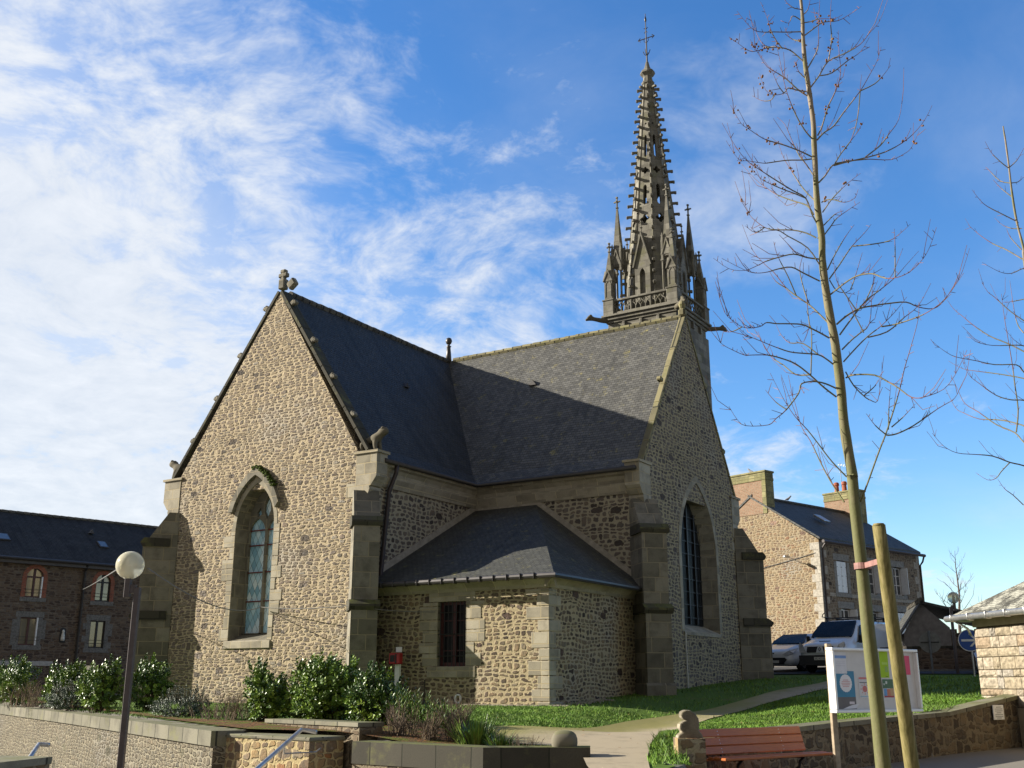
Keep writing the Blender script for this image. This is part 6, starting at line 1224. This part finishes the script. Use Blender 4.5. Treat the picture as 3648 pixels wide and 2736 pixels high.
def shrub(name,label,x,y,blobs,n,l,wd,mats,seed,group=None,cat='shrub',upb=.5,shell=.75,wts=None,sc=1.2):
    rn=random.Random(seed); z=h(x,y); T=thing(name,label,cat,(x,y,z),group); b=MB(); tot=sum(q[3]*q[4]*q[5] for q in blobs); sb=MB()
    for bx,by,bz,rx,ry,rz in blobs:
        rx,ry,rz,bz=rx*sc,ry*sc,rz*sc*.95,bz*(.82 if sc<1 else .92)
        c=Vector((x+bx,y+by,z+bz))
        for k in range(7):
            a=rn.uniform(0,6.28); tip=c+Vector((rx*.6*math.cos(a),ry*.6*math.sin(a),rz*rn.uniform(0,.7))); base=Vector((x+bx*.4+rn.gauss(0,.05),y+by*.4+rn.gauss(0,.05),z-.02)); mid=base.lerp(tip,.5)+Vector((rn.gauss(0,.05),rn.gauss(0,.05),0)); sb.tube([base,mid,tip],[.014,.010,.005],4)
        m_=int(n*rx*ry*rz/tot)
        tips=[]
        for k in range(max(6,m_//9)):
            v=Vector((rn.gauss(0,1),rn.gauss(0,1),rn.gauss(.25,1))).normalized(); q=rn.uniform(.35,1)**(1-shell) if shell<1 else 1
            q*=1+.34*mnoise.noise(v*2.4+c)+rn.gauss(0,.09)
            tips.append((c+Vector((v.x*rx,v.y*ry,v.z*rz))*q,v))
        for _ in range(max(2,len(tips)//14)):
            v=Vector((rn.gauss(0,.6),rn.gauss(0,.6),1)).normalized(); q0=c+Vector((v.x*rx,v.y*ry,v.z*rz))*.9; dd=(v*.5+Vector((rn.gauss(0,.2),rn.gauss(0,.2),1))).normalized(); L_=rn.uniform(.12,.30); sb.tube([q0,q0+dd*L_],[.006,.003],4)
            for e in range(3): tips.append((q0+dd*L_*(e+1)/3,dd))
        for tp,v in tips:
            ax=(v+Vector((0,0,upb))+Vector((rn.gauss(0,.25),rn.gauss(0,.25),rn.gauss(0,.25)))).normalized(); b.cur=rn.choices(range(len(mats)),wts)[0]
            for k in range(9):
                t=k/9; a=k*2.4+rn.uniform(0,1); o1=ax.orthogonal().normalized(); o2=ax.cross(o1); rad=o1*math.cos(a)+o2*math.sin(a); d=ax*(.35+.5*t)+rad*(1-.5*t); p=tp+ax*(t-.5)*l*2.0
                if p.z<z+.02: continue
                leaf(b,p,d,ax,l*rn.uniform(.7,1.2),wd*rn.uniform(.8,1.2))
    b.build('foliage',mats,T); sb.build('stem',stem,T); return T
G_='laurel shrubs in the flower bed'
shrub('shrub','glossy green shrub cut by the left edge above the long wall',-31.9,20.9,[(0,0,.75,.75,.6,.65),(.5,-.2,.55,.45,.4,.45)],3600,.085,.03,LF,1,G_,sc=.98)
shrub('shrub','upright glossy shrub in front of the row house downpipe',-27.35,19.4,[(-.05,0,.45,.42,.4,.42),(.2,.1,.85,.45,.4,.38),(-.25,0,.8,.35,.3,.33)],3800,.085,.03,LF,2,G_,sc=.98)
shrub('shrub','rounded glossy shrub just left of the lamp post',-23.9,18.05,[(0,0,.65,.48,.45,.5),(-.28,-.1,.7,.36,.35,.34),(.2,.1,1.0,.36,.3,.32)],4200,.08,.028,LF,3,G_,sc=.98)
shrub('shrub','darker shrub behind the lamp post at the gable corner',-22.95,18.75,[(0,0,.65,.5,.45,.5),(.3,.1,.85,.36,.35,.33),(-.1,.1,1.1,.28,.26,.26)],3900,.08,.028,LF,4,G_,sc=.98,wts=[2,1,3])
shrub('shrub','narrow upright shrub left of the large laurel',-16.15,16.15,[(0,0,.35,.26,.26,.34),(-.18,0,.78,.24,.24,.28),(.12,0,.5,.3,.3,.3),(.4,.1,.4,.25,.25,.25)],3400,.075,.027,LF,5,G_,sc=1.08,wts=[2,2,2])
shrub('shrub','large bushy laurel in front of the dark buttress',-14.85,16.45,[(0,0,.62,.5,.5,.42),(-.42,0,.78,.30,.34,.30),(.35,.1,.80,.36,.36,.30),(0,0,.35,.62,.5,.32),(-.05,.05,1.02,.26,.26,.2),(.62,0,.55,.25,.25,.28)],9500,.075,.027,LF,6,G_,sc=1.1,wts=[3,3,2])
shrub('shrub','dark laurel at the end of the shrub row by the stair wall',-13.35,16.2,[(0,0,.5,.42,.4,.42),(.35,0,.45,.32,.3,.34),(-.25,0,.45,.3,.3,.35)],3400,.075,.026,LF,7,G_,sc=1.08,wts=[1,1,3])
shrub('shrub','low blue-green juniper under the upright shrub by the row house',-26.1,18.75,[(0,0,.28,.55,.42,.26),(.4,.1,.45,.22,.2,.14)],2600,.045,.012,JN,8,'low junipers in the flower bed',upb=.9)
shrub('shrub','low blue-green juniper spreading in front of the sunlit gable',-19.7,17.0,[(0,0,.2,.6,.4,.2),(.45,.1,.32,.28,.24,.16)],2600,.045,.012,JN,9,'low junipers in the flower bed',upb=.9)
def spiky(name,label,x,y,n,l,wd,mats,seed,spread=.7,rad=.12,cat='plant',group=None,droop=.4):
    rn=random.Random(seed); z=h(x,y)+.02; b=MB()
    for k in range(n):
        a=rn.uniform(0,6.28); r=rad*math.sqrt(rn.random()); p=Vector((x+r*math.cos(a),y+r*math.sin(a),z)); o=Vector((math.cos(a),math.sin(a),0)); sp_=rn.uniform(.1,1)*spread; L=l*rn.uniform(.55,1.1); d=(o*sp_+Vector((0,0,1))).normalized(); s=Vector((-o.y,o.x,0)); b.cur=rn.randrange(len(mats)); prev=None
        for i in range(5):
            t=i/4; q=p+d*L*t+o*L*droop*sp_*t*t-Vector((0,0,L*droop*.5*sp_*t*t)); ww=wd*(1-t*t)*(.6+.4*min(1,t*4)); b.v+=[tuple(q-s*ww),tuple(q+s*ww)]
            if i: n0=len(b.v); b.f.append([n0-4,n0-3,n0-1,n0-2]); b.mi.append(b.cur)
    return tag(b.build(name,mats),label,cat,group)
PH=[leafmat('strap_leaf_a',(.05,.11,.015),(.10,.19,.03),.35,.5),leafmat('strap_leaf_b',(.10,.16,.03),(.20,.26,.06),.35,.5),leafmat('strap_leaf_c',(.02,.05,.01),(.04,.08,.015),.35,.5)]
spiky('strap_leaf_plant','broad green strap-leaf clump by the low mossy wall',-10.15,14.95,260,.50,.014,PH,31,.9,.30)
spiky('strap_leaf_plant','small green strap-leaf tuft at the right end of the bed',-9.55,14.75,110,.36,.012,PH,32,1.0,.16)
def lance(x,y,n,hh,seed,label):
    rn=random.Random(seed); z=h(x,y); T=thing('lance_leaf_shrub',label,'shrub',(x,y,z)); b=MB(); sb=MB()
    for k in range(n):
        a=rn.uniform(0,6.28); base=Vector((x+rn.gauss(0,.22),y+rn.gauss(0,.18),z)); top=base+Vector((rn.gauss(0,.20),rn.gauss(0,.18),hh*rn.uniform(.6,1.05))); sb.tube([base,base.lerp(top,.5)+Vector((rn.gauss(0,.03),0,0)),top],[.007,.006,.004],4)
        for j in range(26):
            t=.40+.6*j/26; p=base.lerp(top,t); a=j*2.4; d=Vector((math.cos(a)*.55,math.sin(a)*.55,.9)); b.cur=rn.choice((0,0,1,2,2)); leaf(b,p,d,Vector((0,0,1)),rn.uniform(.08,.13),.011)
    b.build('foliage',LF,T); sb.build('stem',stem,T)
lance(-11.75,15.25,30,.72,41,'dark oleander-like shrub with narrow shiny leaves beside the bed wall')
lance(-11.05,15.2,14,.50,42,'smaller narrow-leaved shrub right of the oleander-like one')
dry=[plain('dry_twig_a',(.19,.145,.10),.9,.1,0,.3),plain('dry_twig_b',(.12,.095,.075),.9,.1,0,.3)]
def twiggy(x,y,n,hh,spread,seed,label,grp=None,fine=2):
    rn=random.Random(seed); z=h(x,y); b=MB()
    for k in range(n):
        p=Vector((x+rn.gauss(0,spread*.45),y+rn.gauss(0,spread*.35),z)); d=Vector((rn.gauss(0,.35),rn.gauss(0,.3),1)).normalized(); L=hh*rn.uniform(.5,1.1); m=p+d*L*.5; e=m+(d+Vector((rn.gauss(0,.2),rn.gauss(0,.2),0))).normalized()*L*.5; b.cur=rn.randrange(2); b.tube([p,m,e],[.007,.005,.0025],4)
        for j in range(fine):
            q=p.lerp(e,rn.uniform(.3,.9)); b.tube([q,q+(d+Vector((rn.gauss(0,.7),rn.gauss(0,.7),0))).normalized()*L*rn.uniform(.15,.4)],[.004,.002],3)
    return tag(b.build('dry_shrub',dry),label,'shrub',grp)
D_g='dry leafless plants in the flower bed'
twiggy(-29.3,19.75,90,.75,.8,51,'pale leafless shrub between two glossy shrubs at far left',D_g,4)
twiggy(-17.4,16.55,70,.60,.65,52,'twiggy leafless shrub in front of the sunlit gable',D_g,5)
twiggy(-18.3,16.75,30,.35,.5,53,'low thin twigs beside the spreading juniper',D_g,4)
twiggy(-11.55,14.75,60,.55,.24,54,'brown dry stems in front of the oleander-like shrub',D_g,2)
twiggy(-10.95,14.75,46,.50,.13,55,'reddish dry tuft left of the strap-leaf clump',D_g,2)
twiggy(-10.6,15.05,80,.72,.13,56,'tall feathery pale dry grass behind the strap-leaf clump',D_g,3)
twiggy(-9.05,14.6,26,.28,.25,57,'short sparse dead stems near the rounded kerb block',D_g,2)
twiggy(-12.3,15.7,40,.6,.3,58,'dry stalks beside the stair wall end',D_g,2)

rn=random.Random(77); b=MB()
for _ in range(520):
    x=rn.uniform(-36,-6); y=rn.uniform(14,24) if x>-20 else rn.uniform(16,24)
    if not inside(x,y) or (x<XA+.1 and y>23.4) or not (in_bed(x,y) or rn.random()<.28): continue
    z=h(x,y)+.05; b.cur=rn.randrange(2); leaf(b,Vector((x,y,z)),Vector((rn.gauss(0,1),rn.gauss(0,1),rn.gauss(0,.2))),Vector((0,0,1)),rn.uniform(.05,.09),.02)
tag(b.build('fallen_leaves',[plain('dead_leaf_a',(.22,.11,.04),.8,.1,0,.3),plain('dead_leaf_b',(.30,.17,.07),.8,.1,0,.3)]),'scattered brown fallen leaves on the flower bed and lawn','leaves',kind='stuff')
